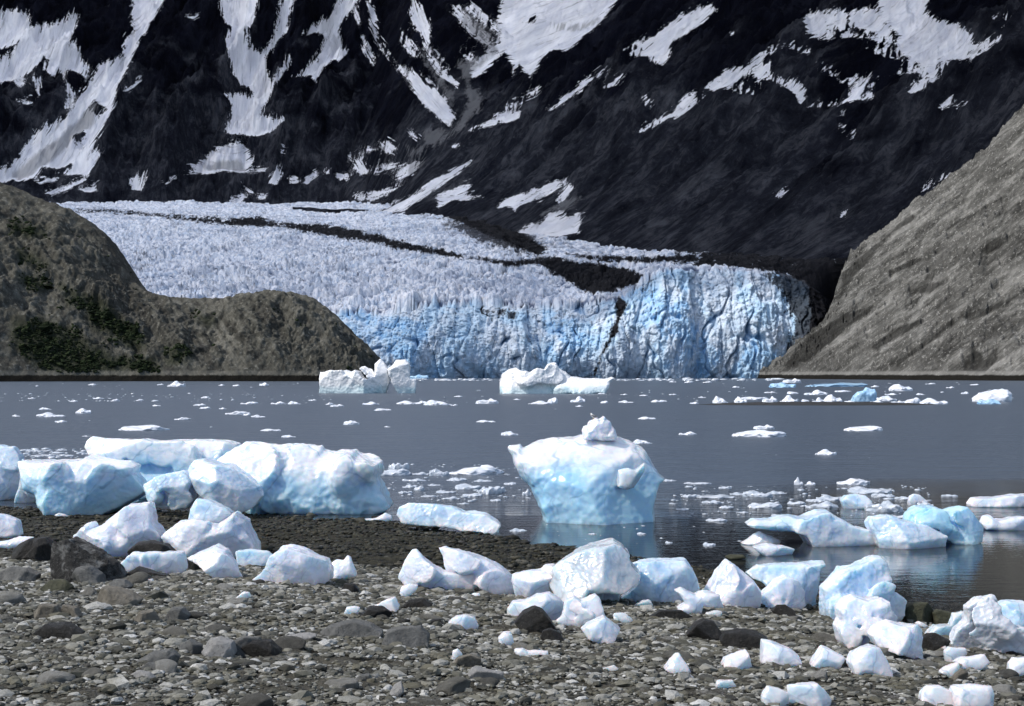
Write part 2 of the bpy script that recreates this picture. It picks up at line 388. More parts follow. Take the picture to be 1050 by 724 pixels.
# ------------------------------------------------------------------ snow patches on the mountains (outlines read off the photograph, laid on the terrain)
SNOW = [poly(s) for s in '''U -60,30 60,30 95,40 85,75 150,70 190,60 215,35 238,40 228,90 205,135 230,120 248,160 268,205 262,235 240,215 205,205 195,235 180,200 165,225 140,215 125,180 95,210 60,235 35,240 -20,250 -30,180 35,160 70,110 35,135 -40,150
U 405,30 420,-40 520,-40 480,35 455,80 430,110 410,160 385,220 360,250 350,310 330,360 310,400 290,430 265,480 303,452 305,470 290,500 270,530 200,530 225,490 180,510 130,505 110,540 60,550 35,545 -40,580 -50,540 35,500 70,460 110,400 160,375 200,355 235,310 260,265 285,225 320,190 350,180 385,170 385,120 415,90
U 110,548 180,543 170,550 130,554
U 140,585 190,575 240,550 270,530 250,555 200,580 160,595
U 245,575 290,560 300,580 260,585
U 400,555 445,530 435,580 410,575
U 500,555 530,545 540,542 510,560
U 40,235 70,240 90,250 60,260
U 105,230 125,240 118,290 110,270
U 200,250 235,285 220,325 200,325 215,290
U 50,300 90,300 95,315 60,310
U 385,270 430,238 432,244 390,273
U 685,40 670,-30 800,-30 780,40 775,70 750,85 765,120 775,150 800,160 830,130 850,85 855,40 870,-20 910,-20 888,40 880,90 850,130 815,165 818,205 840,245 890,170 893,185 840,260 830,300 800,325 805,355 830,350 870,365 835,395 800,412 740,405 695,400 710,350 715,320 700,290 735,285 780,295 770,260 745,255 720,220 705,150 695,110 715,80 695,60
U 570,530 620,490 660,455 715,428 750,440 780,480 770,510 815,510 815,520 740,525 690,515 640,525
U 930,100 960,75 1000,55 1025,35 1040,-20 1110,-20 1040,80 1050,140 1065,155 1050,175 1020,180 990,210 970,245 960,220 910,232 945,200 975,175 985,140 1000,110 985,90 950,100
U 835,530 860,505 865,530 850,560 835,555
U 890,545 920,545 915,555 895,555
U 930,555 975,525 980,535 945,558
U 1000,518 1012,518 1010,526 1000,525
U 700,615 735,598 760,602 740,615 715,622
U 790,600 815,600 810,608 795,607
U 750,570 780,585 770,590 755,580
U 865,455 878,460 868,464
U 575,45 610,38 595,52
V 42,20 62,70 52,66 36,30
V 80,-20 105,45 110,110 140,150 160,190 195,210 225,250 290,320 340,370 330,385 290,350 240,300 220,260 150,180 120,140 100,110 88,40
V 60,110 85,140 105,185 95,192 75,160
V 195,205 235,225 290,270 325,300 345,350 340,380 300,355 250,315 215,265
V 180,95 210,120 240,170 220,165 185,130
V 225,-10 260,45 280,90 270,130 255,145 250,100 225,80 210,40
V 260,150 290,190 330,225 360,250 352,262 310,235 270,192
V 288,148 322,182 310,182
V 365,150 400,165 420,180 400,186 375,170
V 340,30 385,90 440,130 470,135 460,120 400,65 360,20
V 380,20 430,60 480,100 495,90 440,45 400,10
V 480,60 500,-20 570,-30 860,-20 815,35 790,70 740,110 690,150 640,150 610,185 580,232 565,215 545,185 525,230 525,180 505,155 480,170 455,205 430,225 400,235 395,205 430,175 465,140 490,120 495,90
V 395,400 440,375 500,335 545,335 550,355 520,370 470,380 430,390
V 510,318 560,290 605,270 600,285 555,305 525,320
V 640,332 700,280 760,235 825,195 820,205 760,250 700,300 655,330
V 875,158 910,130 970,100 1000,75 1050,45 1120,10 1160,20 1110,65 1060,100 1050,105 1010,125 1015,160 990,190 955,190 980,165 930,165 890,165
V 810,265 835,250 865,225 840,262
V 928,300 960,295 955,310 935,315
V 895,410 930,380 980,360 1010,340 1050,310 1115,285 1060,340 1050,347 1000,365 940,390
V 25,595 90,595 140,580 190,560 150,590 100,612 50,612
V 90,650 150,630 220,600 280,555 340,520 410,490 370,520 330,550 290,575 240,610 190,645 130,655
V 290,605 350,575 400,565 380,595 430,600 400,608 340,610 300,635
V 480,635 510,605 570,590 620,570 690,540 700,545 650,585 600,610 550,620 535,645 520,630
V 660,615 690,565 720,570 700,590 670,620
V 545,710 580,690 620,680 650,650 690,650 700,670 720,645 740,665 730,710 660,720 600,725 560,730
V 25,470 45,490 60,480 80,520 75,535 40,520
V -10,535 30,535 20,550 0,550
V 65,460 80,450 105,455 85,466
V 120,435 145,430 170,460 150,470 125,450
V 85,520 160,500 190,505 150,516 100,530
V 160,540 200,505 240,495 220,530 180,546
V 345,447 358,443 350,452
V 210,395 240,415 235,425 215,412
X 375,65 380,45 400,35 600,20 640,90 650,120 620,130 580,110 520,108 460,112 420,110 385,90
X 590,40 620,-30 760,-20 740,40 850,75 895,105 875,140 930,120 985,103 940,145 870,175 800,180 740,195 690,170 655,135 665,100 640,70
X 570,150 640,150 680,175 620,165
X 640,220 700,205 740,195 790,190 800,220 740,232 720,215
X 690,270 730,245 790,230 760,255 710,277
X 65,265 110,230 150,200 160,190 145,215 180,205 225,170 270,140 298,128 280,150 240,185 270,210 290,235 340,245 380,270 370,300 400,315 460,315 500,300 540,240 610,230 560,255 550,280 585,290 540,300 490,312 440,322 370,320 340,280 300,250 240,235 200,220 170,240 140,265 170,270 240,280 180,284 130,265 95,272
X 300,140 340,130 400,158 380,158 330,140
X 415,200 440,190 470,220 490,242 450,216
X 500,240 530,230 520,262
X 790,322 825,292 835,310 800,326
X 840,322 875,305 870,318
X -10,310 30,280 60,295 20,330 -10,350
X 730,578 800,533 810,537 740,580
X 290,597 325,574 320,586 295,602
X 510,414 535,400 532,413
X 485,660 500,650 498,660
X 940,45 1000,38 1012,48 950,52
X 140,90 155,95 148,100
X 490,342 495,350 488,350
X 485,388 500,384 495,392'''.split('\n')]
ISLES = [poly(s) for s in '''U 120,180 135,160 150,185 140,200
U 85,45 130,38 190,42 190,58 130,68 90,68
U 290,300 330,330 300,350 270,330
U 220,410 260,395 250,430 225,435
V 560,60 600,40 590,70
X 440,70 520,72 590,90 620,105 560,98 500,92 450,90
X 480,120 560,125 640,150 560,150'''.split('\n')]
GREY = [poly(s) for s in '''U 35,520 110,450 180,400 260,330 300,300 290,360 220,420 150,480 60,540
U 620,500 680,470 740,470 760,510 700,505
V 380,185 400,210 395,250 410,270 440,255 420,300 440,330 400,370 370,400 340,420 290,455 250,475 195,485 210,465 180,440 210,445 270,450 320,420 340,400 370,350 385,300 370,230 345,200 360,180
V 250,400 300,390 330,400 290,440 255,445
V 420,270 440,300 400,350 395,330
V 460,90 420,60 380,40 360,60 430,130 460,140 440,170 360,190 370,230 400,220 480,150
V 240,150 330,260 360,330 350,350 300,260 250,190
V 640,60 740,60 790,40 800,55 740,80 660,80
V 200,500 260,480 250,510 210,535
V 615,655 680,620 750,590 740,612 700,640 640,657 600,690'''.split('\n')]

def patch_axis(P):
    if P[:, 0].mean() > 640: return np.array([0.8, -0.6])
    d = P - P.mean(0); w_, e_ = np.linalg.eigh(d.T @ d)
    a = e_[:, 1]; el_ = math.sqrt(max(w_[1], 1e-9) / max(w_[0], 1e-9))
    if el_ < 1.5: a = np.array([0.35, -0.94]) if P[:, 0].mean() < 400 else np.array([0.75, -0.66])
    return a
def snow_fields(v):
    """inside-distance of the nearest snow patch, its across and along coordinates (streaks of melt run along a patch), debris cover"""
    px = CX + F * v[:, 0] / v[:, 1]; py = HY - F * (v[:, 2] - CAMZ) / v[:, 1]
    w = 1.3 * fbm(v[:, 0] / 26, v[:, 1] / 26, v[:, 2] / 60, 4, 0.6)
    w2 = 1.1 * fbm(v[:, 0] / 26 + 40, v[:, 1] / 26, v[:, 2] / 60, 4, 0.6)
    X_, Y_ = px + w, py + w2
    s = np.full(px.shape, -12.0); ac = px.copy(); ln = py.copy()
    for k, P in enumerate(SNOW):
        m = np.nonzero((X_ > P[:, 0].min() - 12) & (X_ < P[:, 0].max() + 12) & (Y_ > P[:, 1].min() - 12) & (Y_ < P[:, 1].max() + 12))[0]
        if not len(m): continue
        d_ = -sdf2(X_[m], Y_[m], P); b = d_ > s[m]; m = m[b]
        s[m] = d_[b]; a = patch_axis(P)
        ac[m] = -(px[m]) * a[1] + py[m] * a[0] + (57 * k if P[:, 0].mean() < 640 else 0); ln[m] = px[m] * a[0] + py[m] * a[1]
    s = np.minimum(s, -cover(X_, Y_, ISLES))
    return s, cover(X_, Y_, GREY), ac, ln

def mat_mountain():
    N = Nodes('dark_slate_and_snow'); p = N.pos(); z = N.z(p)[2]
    cv = N.n('ShaderNodeCombineXYZ'); N.l(N.attr('al'), cv.inputs[0]); N.l(N.attr('dn'), cv.inputs[1]); fl = cv.outputs[0]
    str_ = N.noise(N.mapping(fl, (1, 0.45, 1)), 0.022, 10, 0.72, 0.9)
    fine = N.noise(N.mapping(fl, (1, 0.65, 1)), 0.08, 9, 0.76, 0.6)
    blotch = N.noise(p, 0.012, 7, 0.65, 0.6); grit = N.noise(p, 0.22, 8, 0.75)
    rock = N.ramp(str_, [(0.34, (0.0008, 0.001, 0.003)), (0.5, (0.003, 0.0036, 0.0078)), (0.68, (0.0115, 0.013, 0.022))])
    scree = N.ramp(N.math('ADD', N.math('MULTIPLY', fine, 0.55), N.math('MULTIPLY', blotch, 0.45)), [(0.38, (0.0035, 0.0042, 0.008)), (0.5, (0.018, 0.02, 0.028)), (0.62, (0.068, 0.071, 0.084))])
    rock = N.mix(N.rng(N.math('ADD', N.attr('scree'), N.math('MULTIPLY', N.math('SUBTRACT', blotch, 0.5), 2.4)), 0.15, 0.85), rock, scree)  # real scree; lighter gullies and darker ribs also stand in for relief shading
    rock = N.mix(N.math('MULTIPLY', N.rng(grit, 0.56, 0.74), N.math('MULTIPLY_ADD', N.attr('scree'), 0.4, 0.15)), rock, (0.075, 0.076, 0.082))
    rock = N.mix(N.math('MULTIPLY', N.rng(grit, 0.44, 0.3), 0.6), rock, (0.003, 0.0035, 0.006))
    cx_ = N.n('ShaderNodeCombineXYZ'); N.l(N.attr('ac'), cx_.inputs[0]); N.l(N.attr('ln'), cx_.inputs[1]); sf = cx_.outputs[0]
    e = N.math('ADD', N.attr('snow'), N.math('MULTIPLY', N.math('SUBTRACT', N.noise(N.mapping(sf, (0.30, 0.045, 1)), 1.0, 5, 0.68, 0.25), 0.47), 15.0))
    e = N.math('ADD', e, N.math('MULTIPLY', N.math('SUBTRACT', N.noise(p, 0.12, 9, 0.8), 0.5), 14.0))
    e = N.math('SUBTRACT', e, N.math('MULTIPLY', N.rng(N.noise(N.mapping(sf, (0.42, 0.03, 1)), 1.0, 4, 0.6), 0.56, 0.7), 6.0))
    dirty = N.noise(N.mapping(sf, (0.33, 0.025, 1)), 1.0, 6, 0.7)
    vein = N.math('MULTIPLY', N.rng(N.noise(N.mapping(sf, (0.36, 0.03, 1)), 1.0, 6, 0.7), 0.6, 0.66), N.rng(N.attr('snow'), -9.0, -1.0))
    e = N.math('ADD', e, N.math('MULTIPLY', vein, 7.0))
    snow_c = N.mix(N.rng(N.noise(N.mapping(sf, (0.1, 0.02, 1)), 1.0, 7, 0.68), 0.36, 0.6), (0.74, 0.75, 0.83), (0.95, 0.95, 1.0))
    snow_c = N.mix(N.math('MULTIPLY', N.rng(dirty, 0.54, 0.68), 0.6), snow_c, (0.24, 0.24, 0.26))
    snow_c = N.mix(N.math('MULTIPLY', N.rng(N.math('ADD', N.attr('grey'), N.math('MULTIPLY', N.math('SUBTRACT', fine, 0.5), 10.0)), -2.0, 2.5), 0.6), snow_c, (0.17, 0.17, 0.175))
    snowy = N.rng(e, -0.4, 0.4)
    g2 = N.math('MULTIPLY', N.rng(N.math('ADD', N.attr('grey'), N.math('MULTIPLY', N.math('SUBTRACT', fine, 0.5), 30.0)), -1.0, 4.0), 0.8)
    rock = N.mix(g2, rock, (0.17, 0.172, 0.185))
    nrm = N.bump(str_, 1.0, 14.0); nrm = N.bump(fine, 0.9, 4.0, nrm)
    return N.done(N.mix(snowy, rock, snow_c), 0.95, nrm, 0.02)
M_MTN = mat_mountain()

# far wall: the massif behind the glacier
cols = np.arange(-110, 1000, 1.35)
rows = np.arange(2650, 4650, 4.6)
PX, Y = np.meshgrid(cols, rows)
X = (PX - CX) / F * Y
fx = X + 160 * perlin(X / 500, Y / 900, 2.2)
spur = 62 * ridged(fx / 330, Y / 1500, 0.3, 4, 0.55) + 40 * ridged(fx / 120, Y / 420, 4.3, 5, 0.62) + 12 * fbm(X / 40, Y / 60, 7.7, 5, 0.65)
t = Y - 2760 - 0.05 * X
Z = 326 + 0.62 * t + 0.16 * np.clip(t - 250, 0, None) + 60 * np.tanh((-t) / 300) * 0 + spur * smooth(-50, 350, t) * 1.2 - 80
v = np.stack([X, Y, Z], -1).reshape(-1, 3)
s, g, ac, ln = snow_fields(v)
v[:, 2] -= 16 * smooth(-6, 10, s)
far_massif = tag(link('far_mountain', mk_mesh('far_mountain', v, grid_quads(len(rows), len(cols)), True, {'snow': s, 'grey': g, 'ac': ac, 'ln': ln, 'al': fx.ravel(), 'dn': Y.ravel(), 'scree': np.clip(smooth(620, 60, t + 160 * perlin(X / 260, Y / 400, 3.0)) + 0.8 * smooth(20, -50, spur), 0, 1.2).ravel()}), M_MTN), kind='structure')

# near flank: the mountain whose foot runs along the far edge of the ice
FOOT = np.array([(-900, 3300, 420), (-241, 2400, 290), (29, 1790, 168), (304, 1350, 104), (420, 1050, 90), (700, 500, 60)], float)
def flank(X, Y):
    best = np.full(X.shape, 1e12); sd = np.zeros(X.shape); zf = np.zeros(X.shape)
    for a, b in zip(FOOT[:-1], FOOT[1:]):
        e = b[:2] - a[:2]; L = np.hypot(*e)
        t = np.clip(((X - a[0]) * e[0] + (Y - a[1]) * e[1]) / L**2, 0, 1)
        qx, qy = X - a[0] - t * e[0], Y - a[1] - t * e[1]
        dd = np.hypot(qx, qy)
        side = np.sign((X - a[0]) * (-e[1]) + (Y - a[1]) * e[0])
        m = dd < best
        best = np.where(m, dd, best); sd = np.where(m, side * dd, sd); zf = np.where(m, a[2] + t * (b[2] - a[2]), zf)
    return sd, zf
cols = np.arange(300, 1180, 1.35)
rows = np.concatenate([np.arange(1000, 1700, 3.2), np.arange(1700, 2700, 4.5), np.arange(2700, 4600, 8)])
PX, Y = np.meshgrid(cols, rows)
X = (PX - CX) / F * Y
d, zf = flank(X, Y)
al = 0.461 * X * -1 + 0.887 * Y + 0.7 * d                       # along the foot
spur = 40 * ridged(al / 260, d / 900, 1.3, 4, 0.55) + 22 * ridged(al / 80, d / 230, 6.3, 5, 0.62) + 8 * fbm(X / 30, Y / 45, 2.7, 5, 0.66)
Z = zf + 0.62 * d + 0.34 * np.clip(d - 130, 0, None) + spur * smooth(-30, 260, d) * 1.1 - 12
Z = np.where(d < 0, zf - 12 + 2.0 * d, Z) - 160 * smooth(440, 340, PX) * smooth(0, 100, d)
v = np.stack([X, Y, Z], -1).reshape(-1, 3)
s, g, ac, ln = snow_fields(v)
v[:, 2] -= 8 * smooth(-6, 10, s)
flank_o = tag(link('near_mountain', mk_mesh('near_mountain', v, grid_quads(len(rows), len(cols)), True, {'snow': s, 'grey': g, 'ac': ac, 'ln': ln, 'al': (al + 12 * perlin(al / 90, d / 200, 0.4)).ravel(), 'dn': d.ravel(), 'scree': np.clip(smooth(330, 100, d + 130 * perlin(X / 160, Y / 300, 3.0)) + 0.35 * smooth(10, -30, spur), 0, 1.2).ravel()}), M_MTN), kind='structure')  # scree tone, lighter low down where partial sun is painted in

# ------------------------------------------------------------------ glacier
MOR = [poly(s) for s in '''Q 100,35 190,40 300,42 400,50 560,62 720,72 800,66 860,84 960,88 1060,95 1060,135 1000,124 860,100 720,96 560,76 400,58 300,52 190,48 100,45
R -20,95 60,108 140,130 230,152 330,172 380,184 370,194 300,186 200,170 100,146 -20,134
R 370,190 450,196 520,205 600,195 640,206 560,216 460,206
R 590,196 660,190 720,206 800,213 900,235 950,258 920,275 860,288 830,298 760,300 730,285 690,260 650,240
R 690,180 780,186 900,190 1060,188 1060,206 900,204 780,200
R 300,60 400,58 520,70 545,110 640,170 600,185 520,150 440,120 380,90
R 850,310 880,330 850,420 800,500 778,560 768,556 800,470 836,400 846,350
S -20,186 100,192 200,212 250,220 290,208 400,212 520,190 500,330 420,440 330,510 300,545 270,540 330,480 385,420 400,350 380,270 320,240 240,228 100,208 -20,204
S -20,160 100,160 250,165 400,150 420,165 300,180 100,176 -20,178'''.split('\n')]
SPECK = [poly(s) for s in '''S 240,225 400,210 500,240 480,350 400,450 330,510 300,480 330,400 300,330
R 260,55 560,70 660,180 560,200 400,150 300,100
R 720,300 960,280 960,300 880,310 700,310
R 400,330 560,340 560,400 420,380'''.split('\n')]
nu, nf, nt = 900, 150, 520
u = np.linspace(0, 1, nu)
cpx = 40 + u * 828
fpx = 5 + u * 868
cpy = np.interp(cpx, [0, 385, 430, 470, 560, 640, 655, 690, 760, 800, 830, 870], [316, 328, 322, 318, 322, 314, 296, 280, 281, 284, 296, 330])
fpy = np.interp(fpx, [0, 70, 140, 270, 330, 400, 470, 520, 560, 620, 700, 760, 870], [211, 212, 212, 215, 216, 217, 223, 236, 250, 260, 266, 268, 272])
fY = np.interp(fpx, [0, 330, 400, 470, 520, 560, 620, 700, 760, 870], [2780, 2700, 2450, 2150, 1950, 1790, 1640, 1500, 1420, 1300])
cY = 1282 + 24 * perlin(cpx / 90, 0.3, 0.2) + 14 * perlin(cpx / 33, 4.3, 0.2)
base = np.stack([(cpx - CX) / F * cY, cY, np.full(nu, -4.0)], -1)
sb = np.interp(cpx, [0, 560, 660, 900], [62, 58, 44, 34])
top = np.stack([(cpx - CX) / F * (cY + sb), cY + sb, CAMZ - (cpy - HY) / F * (cY + sb)], -1)
far = np.stack([(fpx - CX) / F * fY, fY, CAMZ - (fpy - HY) / F * fY], -1)
a = np.linspace(0, 1, nf)[:, None, None]
face = base + (top - base) * a
face[:, :, 1] = cY + sb * a[:, :, 0] ** 2.6
face[:, :, 0] = (cpx - CX) / F * face[:, :, 1]
face[:, :, 1] -= (8 * np.sin(a[:, :, 0] * math.pi))
t = (np.linspace(0, 1, nt)[1:] ** 1.25 * 1.12)[:, None, None]
field = top + (far - top) * t
field[:, :, 2] += (10 * np.sin(np.clip(t[:, :, 0], 0, 1) * math.pi))
G = np.concatenate([face, field], 0)
gx, gy, gz = G[..., 0], G[..., 1], G[..., 2]
# crevasses and seracs
wf = np.concatenate([np.ones(nf), np.zeros(nt - 1)])[:, None]
topw = np.concatenate([smooth(0, 1, np.linspace(0, 1, nf)), 1 - smooth(0.0, 0.25, np.linspace(0, 1, nt)[1:])])[:, None]
wx = gx + 8 * perlin(gx / 40, gy / 40, gz / 40); wy = gy + 10 * perlin(gx / 50 + 9, gy / 50, gz / 40)
col1 = ridged(wx / 20, wy / 60, gz / 95, 4, 0.62); col2 = perlin(wx / 8, wy / 30, gz / 34)
blocky = np.abs(perlin(wx / 15 + 3, wy / 22, gz / 16))
vx = gx + 5 * perlin(gx / 40, 0.7, gz / 110); vz = gz + 9 * perlin(gx / 25, 2.2, gz / 60)
e1_, c1_ = worley(vx / 12.0 + 0.10 * perlin(gx / 7, gz / 9, 1.0), vz / 46.0)
e2_, c2_ = worley(vx / 5.2 + 40 + 0.12 * perlin(gx / 4, gz / 6, 2.0), vz / 19.0 + 9)
dface = 7.0 * c1_ + 4.0 * c2_ - 3.0 * smooth(0.16, 0.0, e1_) - 1.2 * smooth(0.15, 0.0, e2_) + 1.6 * col2 + 2.4 * fbm(gx / 5, wy / 5, gz / 7, 4, 0.7) + 2.5 * col1
crack = smooth(0.08, 0.0, np.abs(perlin(wx / 23 + 7 + 0.4 * perlin(wx / 12, 0.5, gz / 14), wy / 80, gz / 75))) * smooth(-0.3, 0.2, perlin(wx / 30, 3.3, gz / 40))
dface -= 9 * crack
und = np.clip((14 - gz) / 14, 0, 1) * smooth(0.0, 0.4, perlin(gx / 30, 1.1, 0.5)) * 6
r1 = ridged(wx / 42, wy / 17, 0.7, 4, 0.62); r2 = ridged(wx / 13, wy / 16, 3.3, 3, 0.6)
bx_ = wx + 30 * perlin(gx / 120, gy / 160, 4.4); by_ = wy + 34 * perlin(gx / 110, gy / 140, 8.4)
e3_, c3_ = worley(bx_ / 19.0 + 0.25 * perlin(gx / 14, gy / 14, 5.0), by_ / 12.0)
e4_, c4_ = worley(wx / 7.0 + 11, wy / 8.0)
swell = np.clip(0.8 + 0.9 * perlin(gx / 70, gy / 120, 2.0) + 0.5 * perlin(gx / 30, gy / 45, 6.0), 0.15, 1.9)
dfield = (9.0 * c3_ - 7.0 * smooth(0.2, 0.0, e3_)) * swell + 4.5 * c4_ - 3.0 * smooth(0.2, 0.0, e4_) + 2.5 * r1 + 1.5 * fbm(gx / 5, gy / 6, 1.5, 3, 0.7)
tt = np.concatenate([np.zeros(nf), np.linspace(0, 1, nt)[1:]])[:, None]
amp = 1 - 0.45 * smooth(0.1, 0.9, tt)
G[..., 1] -= wf * (dface - und) * (0.6 + 0.4 * topw)
lift = np.concatenate([np.linspace(0, 1, nf) ** 3, 1 - smooth(0, 0.25, np.linspace(0, 1, nt)[1:])])[:, None]
lift = lift * np.interp(cpx, [0, 640, 700, 900], [1, 1, 0.35, 0.3])[None, :]
G[..., 2] += (1 - wf) * dfield * amp * np.interp(cpx, [0, 640, 720, 900], [1, 1, 0.5, 0.4])[None, :] + lift * (1.5 * col1 + 2 * ridged(wx / 16, wy / 30, 9.1, 3, 0.6))
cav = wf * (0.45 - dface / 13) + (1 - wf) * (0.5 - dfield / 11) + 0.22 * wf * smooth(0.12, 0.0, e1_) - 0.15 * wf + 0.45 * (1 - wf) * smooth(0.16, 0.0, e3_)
v = G.reshape(-1, 3)
px = CX + F * v[:, 0] / v[:, 1]; py = HY - F * (v[:, 2] - CAMZ) / v[:, 1]
ww = 1.6 * fbm(v[:, 0] / 20, v[:, 1] / 34, v[:, 2] / 20, 4, 0.6)
dirt = cover(px + ww, py + 0.7 * ww, MOR)
dirt = np.maximum(dirt, np.where((wf * np.ones((1, nu))).ravel() < 0.5, -10 + 13 * smooth(660, 735, px + 12 * ww) * smooth(0.02, 0.10, (tt * np.ones((1, nu))).ravel()), -10)); speck = cover(px, py, SPECK, -12)
onface = (wf * np.ones((1, nu))).ravel() > 0.5
dirt = dirt - 1.6 * smooth(500, 420, px) * (0.5 + 1.2 * perlin(v[:, 0] / 40, v[:, 1] / 50, 1.0))
dirt = np.where(onface, cover(px + ww, py + 0.7 * ww, MOR[5:]), dirt)
dirt = dirt - 1.5 * (wf * np.ones((1, nu))).ravel() * smooth(318, 326, py)
blu = cover(px, py, [poly('R 920,300 1060,300 S 40,330 110,420 160,540 R 1050,560 960,440'), poly('S 150,430 300,480 280,550 160,555'), poly('R 20,360 130,350 300,430 200,540 90,480'), poly('R 620,380 720,370 740,480 660,500')], -14)
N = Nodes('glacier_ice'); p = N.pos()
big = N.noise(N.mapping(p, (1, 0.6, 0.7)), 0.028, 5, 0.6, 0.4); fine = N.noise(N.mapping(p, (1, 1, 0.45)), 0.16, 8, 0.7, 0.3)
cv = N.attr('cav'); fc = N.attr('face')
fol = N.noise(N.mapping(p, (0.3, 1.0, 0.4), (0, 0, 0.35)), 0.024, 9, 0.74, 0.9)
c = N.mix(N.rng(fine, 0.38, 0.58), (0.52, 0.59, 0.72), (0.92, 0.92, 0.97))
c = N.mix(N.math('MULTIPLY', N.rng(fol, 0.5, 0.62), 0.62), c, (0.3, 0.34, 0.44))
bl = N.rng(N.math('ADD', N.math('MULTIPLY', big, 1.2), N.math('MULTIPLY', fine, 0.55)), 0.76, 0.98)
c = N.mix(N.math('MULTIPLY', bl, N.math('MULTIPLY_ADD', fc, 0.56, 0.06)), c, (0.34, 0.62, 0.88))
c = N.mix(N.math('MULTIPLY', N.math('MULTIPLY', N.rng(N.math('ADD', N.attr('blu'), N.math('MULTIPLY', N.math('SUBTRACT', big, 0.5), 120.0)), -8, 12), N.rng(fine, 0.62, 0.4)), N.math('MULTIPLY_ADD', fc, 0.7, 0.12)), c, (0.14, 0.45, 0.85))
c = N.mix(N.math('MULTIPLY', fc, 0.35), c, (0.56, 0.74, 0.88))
c = N.mix(N.math('MULTIPLY', N.rng(cv, N.math('MULTIPLY_ADD', fc, 0.15, -0.1), N.math('MULTIPLY_ADD', fc, 0.3, 0.55)), N.math('MULTIPLY_ADD', fc, -0.2, 0.9)), c, N.mix(fc, (0.1, 0.14, 0.24), (0.12, 0.3, 0.54)))  # blue of deep crevasse ice; hollows also darkened in place of shade
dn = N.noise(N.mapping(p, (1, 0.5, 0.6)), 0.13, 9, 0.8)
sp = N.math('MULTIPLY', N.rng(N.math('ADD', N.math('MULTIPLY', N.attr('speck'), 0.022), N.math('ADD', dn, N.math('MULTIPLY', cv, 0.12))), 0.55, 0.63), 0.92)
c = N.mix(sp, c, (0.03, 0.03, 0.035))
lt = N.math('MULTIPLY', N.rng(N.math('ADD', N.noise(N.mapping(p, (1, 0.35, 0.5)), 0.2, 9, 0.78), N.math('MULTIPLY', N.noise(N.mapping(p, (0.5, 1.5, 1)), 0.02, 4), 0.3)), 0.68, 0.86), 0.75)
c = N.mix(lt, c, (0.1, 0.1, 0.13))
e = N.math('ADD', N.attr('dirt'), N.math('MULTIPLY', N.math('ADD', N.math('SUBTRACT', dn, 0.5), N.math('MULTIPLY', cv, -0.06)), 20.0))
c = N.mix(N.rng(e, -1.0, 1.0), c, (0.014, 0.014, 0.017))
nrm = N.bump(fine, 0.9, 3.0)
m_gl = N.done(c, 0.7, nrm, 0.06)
q = grid_quads(nf + nt - 1, nu)
at_ = {'dirt': dirt, 'blu': blu, 'speck': speck, 'cav': cav.ravel(), 'face': (wf * np.ones((1, nu))).ravel()}
glacier = tag(bpy.data.objects.new('glacier', None), 'broad glacier flowing down to the fjord and ending in a tall blue ice cliff', 'glacier'); C.objects.link(glacier)
glacier.location = (0, 1282, 0)
nq = (nf - 1) * (nu - 1)
def sub(name, v, q, at_):
    used = np.unique(q); mp = np.full(len(v), -1); mp[used] = np.arange(len(used))
    o = link(name, mk_mesh(name, v[used] - np.array([0, 1282, 0]), mp[q], True, {k: d[used] for k, d in at_.items()}), m_gl, glacier)
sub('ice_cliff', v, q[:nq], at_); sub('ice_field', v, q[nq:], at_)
# material uses world position, so both parts share one pattern

# ------------------------------------------------------------------ the two hills that frame the ice
def lines(v, ang):
    px = CX + F * v[:, 0] / v[:, 1]; py = HY - F * (v[:, 2] - CAMZ) / v[:, 1]
    c_, s_ = math.cos(math.radians(ang)), -math.sin(math.radians(ang))
    return {'ac': (-px * s_ + py * c_) * 0.65, 'ln': (px * c_ + py * s_) * 0.65}

def hill(name, sil, nv, nu, prof, bump_, mat, back):
    """sil: rows of (shore px, shore Y, ridge px, ridge py, ridge Y)"""
    sil = np.array(sil, float); k = np.arange(len(sil)); uu = np.linspace(0, len(sil) - 1, nu)
    g = [np.interp(uu, k, sil[:, i]) for i in range(5)]
    ker = np.ones(9) / 9
    b = np.stack([(g[0] - CX) / F * g[1], g[1], np.full(nu, -3.0)], -1)
    r = np.stack([(g[2] - CX) / F * g[4], g[4], CAMZ - (g[3] - HY) / F * g[4]], -1)
    tt = np.linspace(0, 1, nv)[:, None, None]
    V = b + (r - b) * tt
    hgt = np.maximum(r[:, 2], 1)[None, :]
    V[..., 2] += prof(tt[..., 0]) * hgt
    n = bump_(V, tt[..., 0], hgt)
    V[..., 2] += n * np.sin(np.clip(tt[..., 0], 0, 1) * math.pi) ** 0.5 * 1.0
    V[..., 1] -= 0.8 * n * np.sin(tt[..., 0] * math.pi)
    tb = np.linspace(0, 1, 40)[1:, None, None]
    Bk = r + tb * np.array(back) - tb**2 * np.array([0, 0, 1]) * hgt[0][:, None] * 1.3
    Bk[..., 2] += 4 * fbm(Bk[..., 0] / 25, Bk[..., 1] / 25, 0.2, 3) * tb[..., 0]
    V = np.concatenate([V, Bk], 0)
    v = V.reshape(-1, 3)
    return v, grid_quads(V.shape[0], nu)

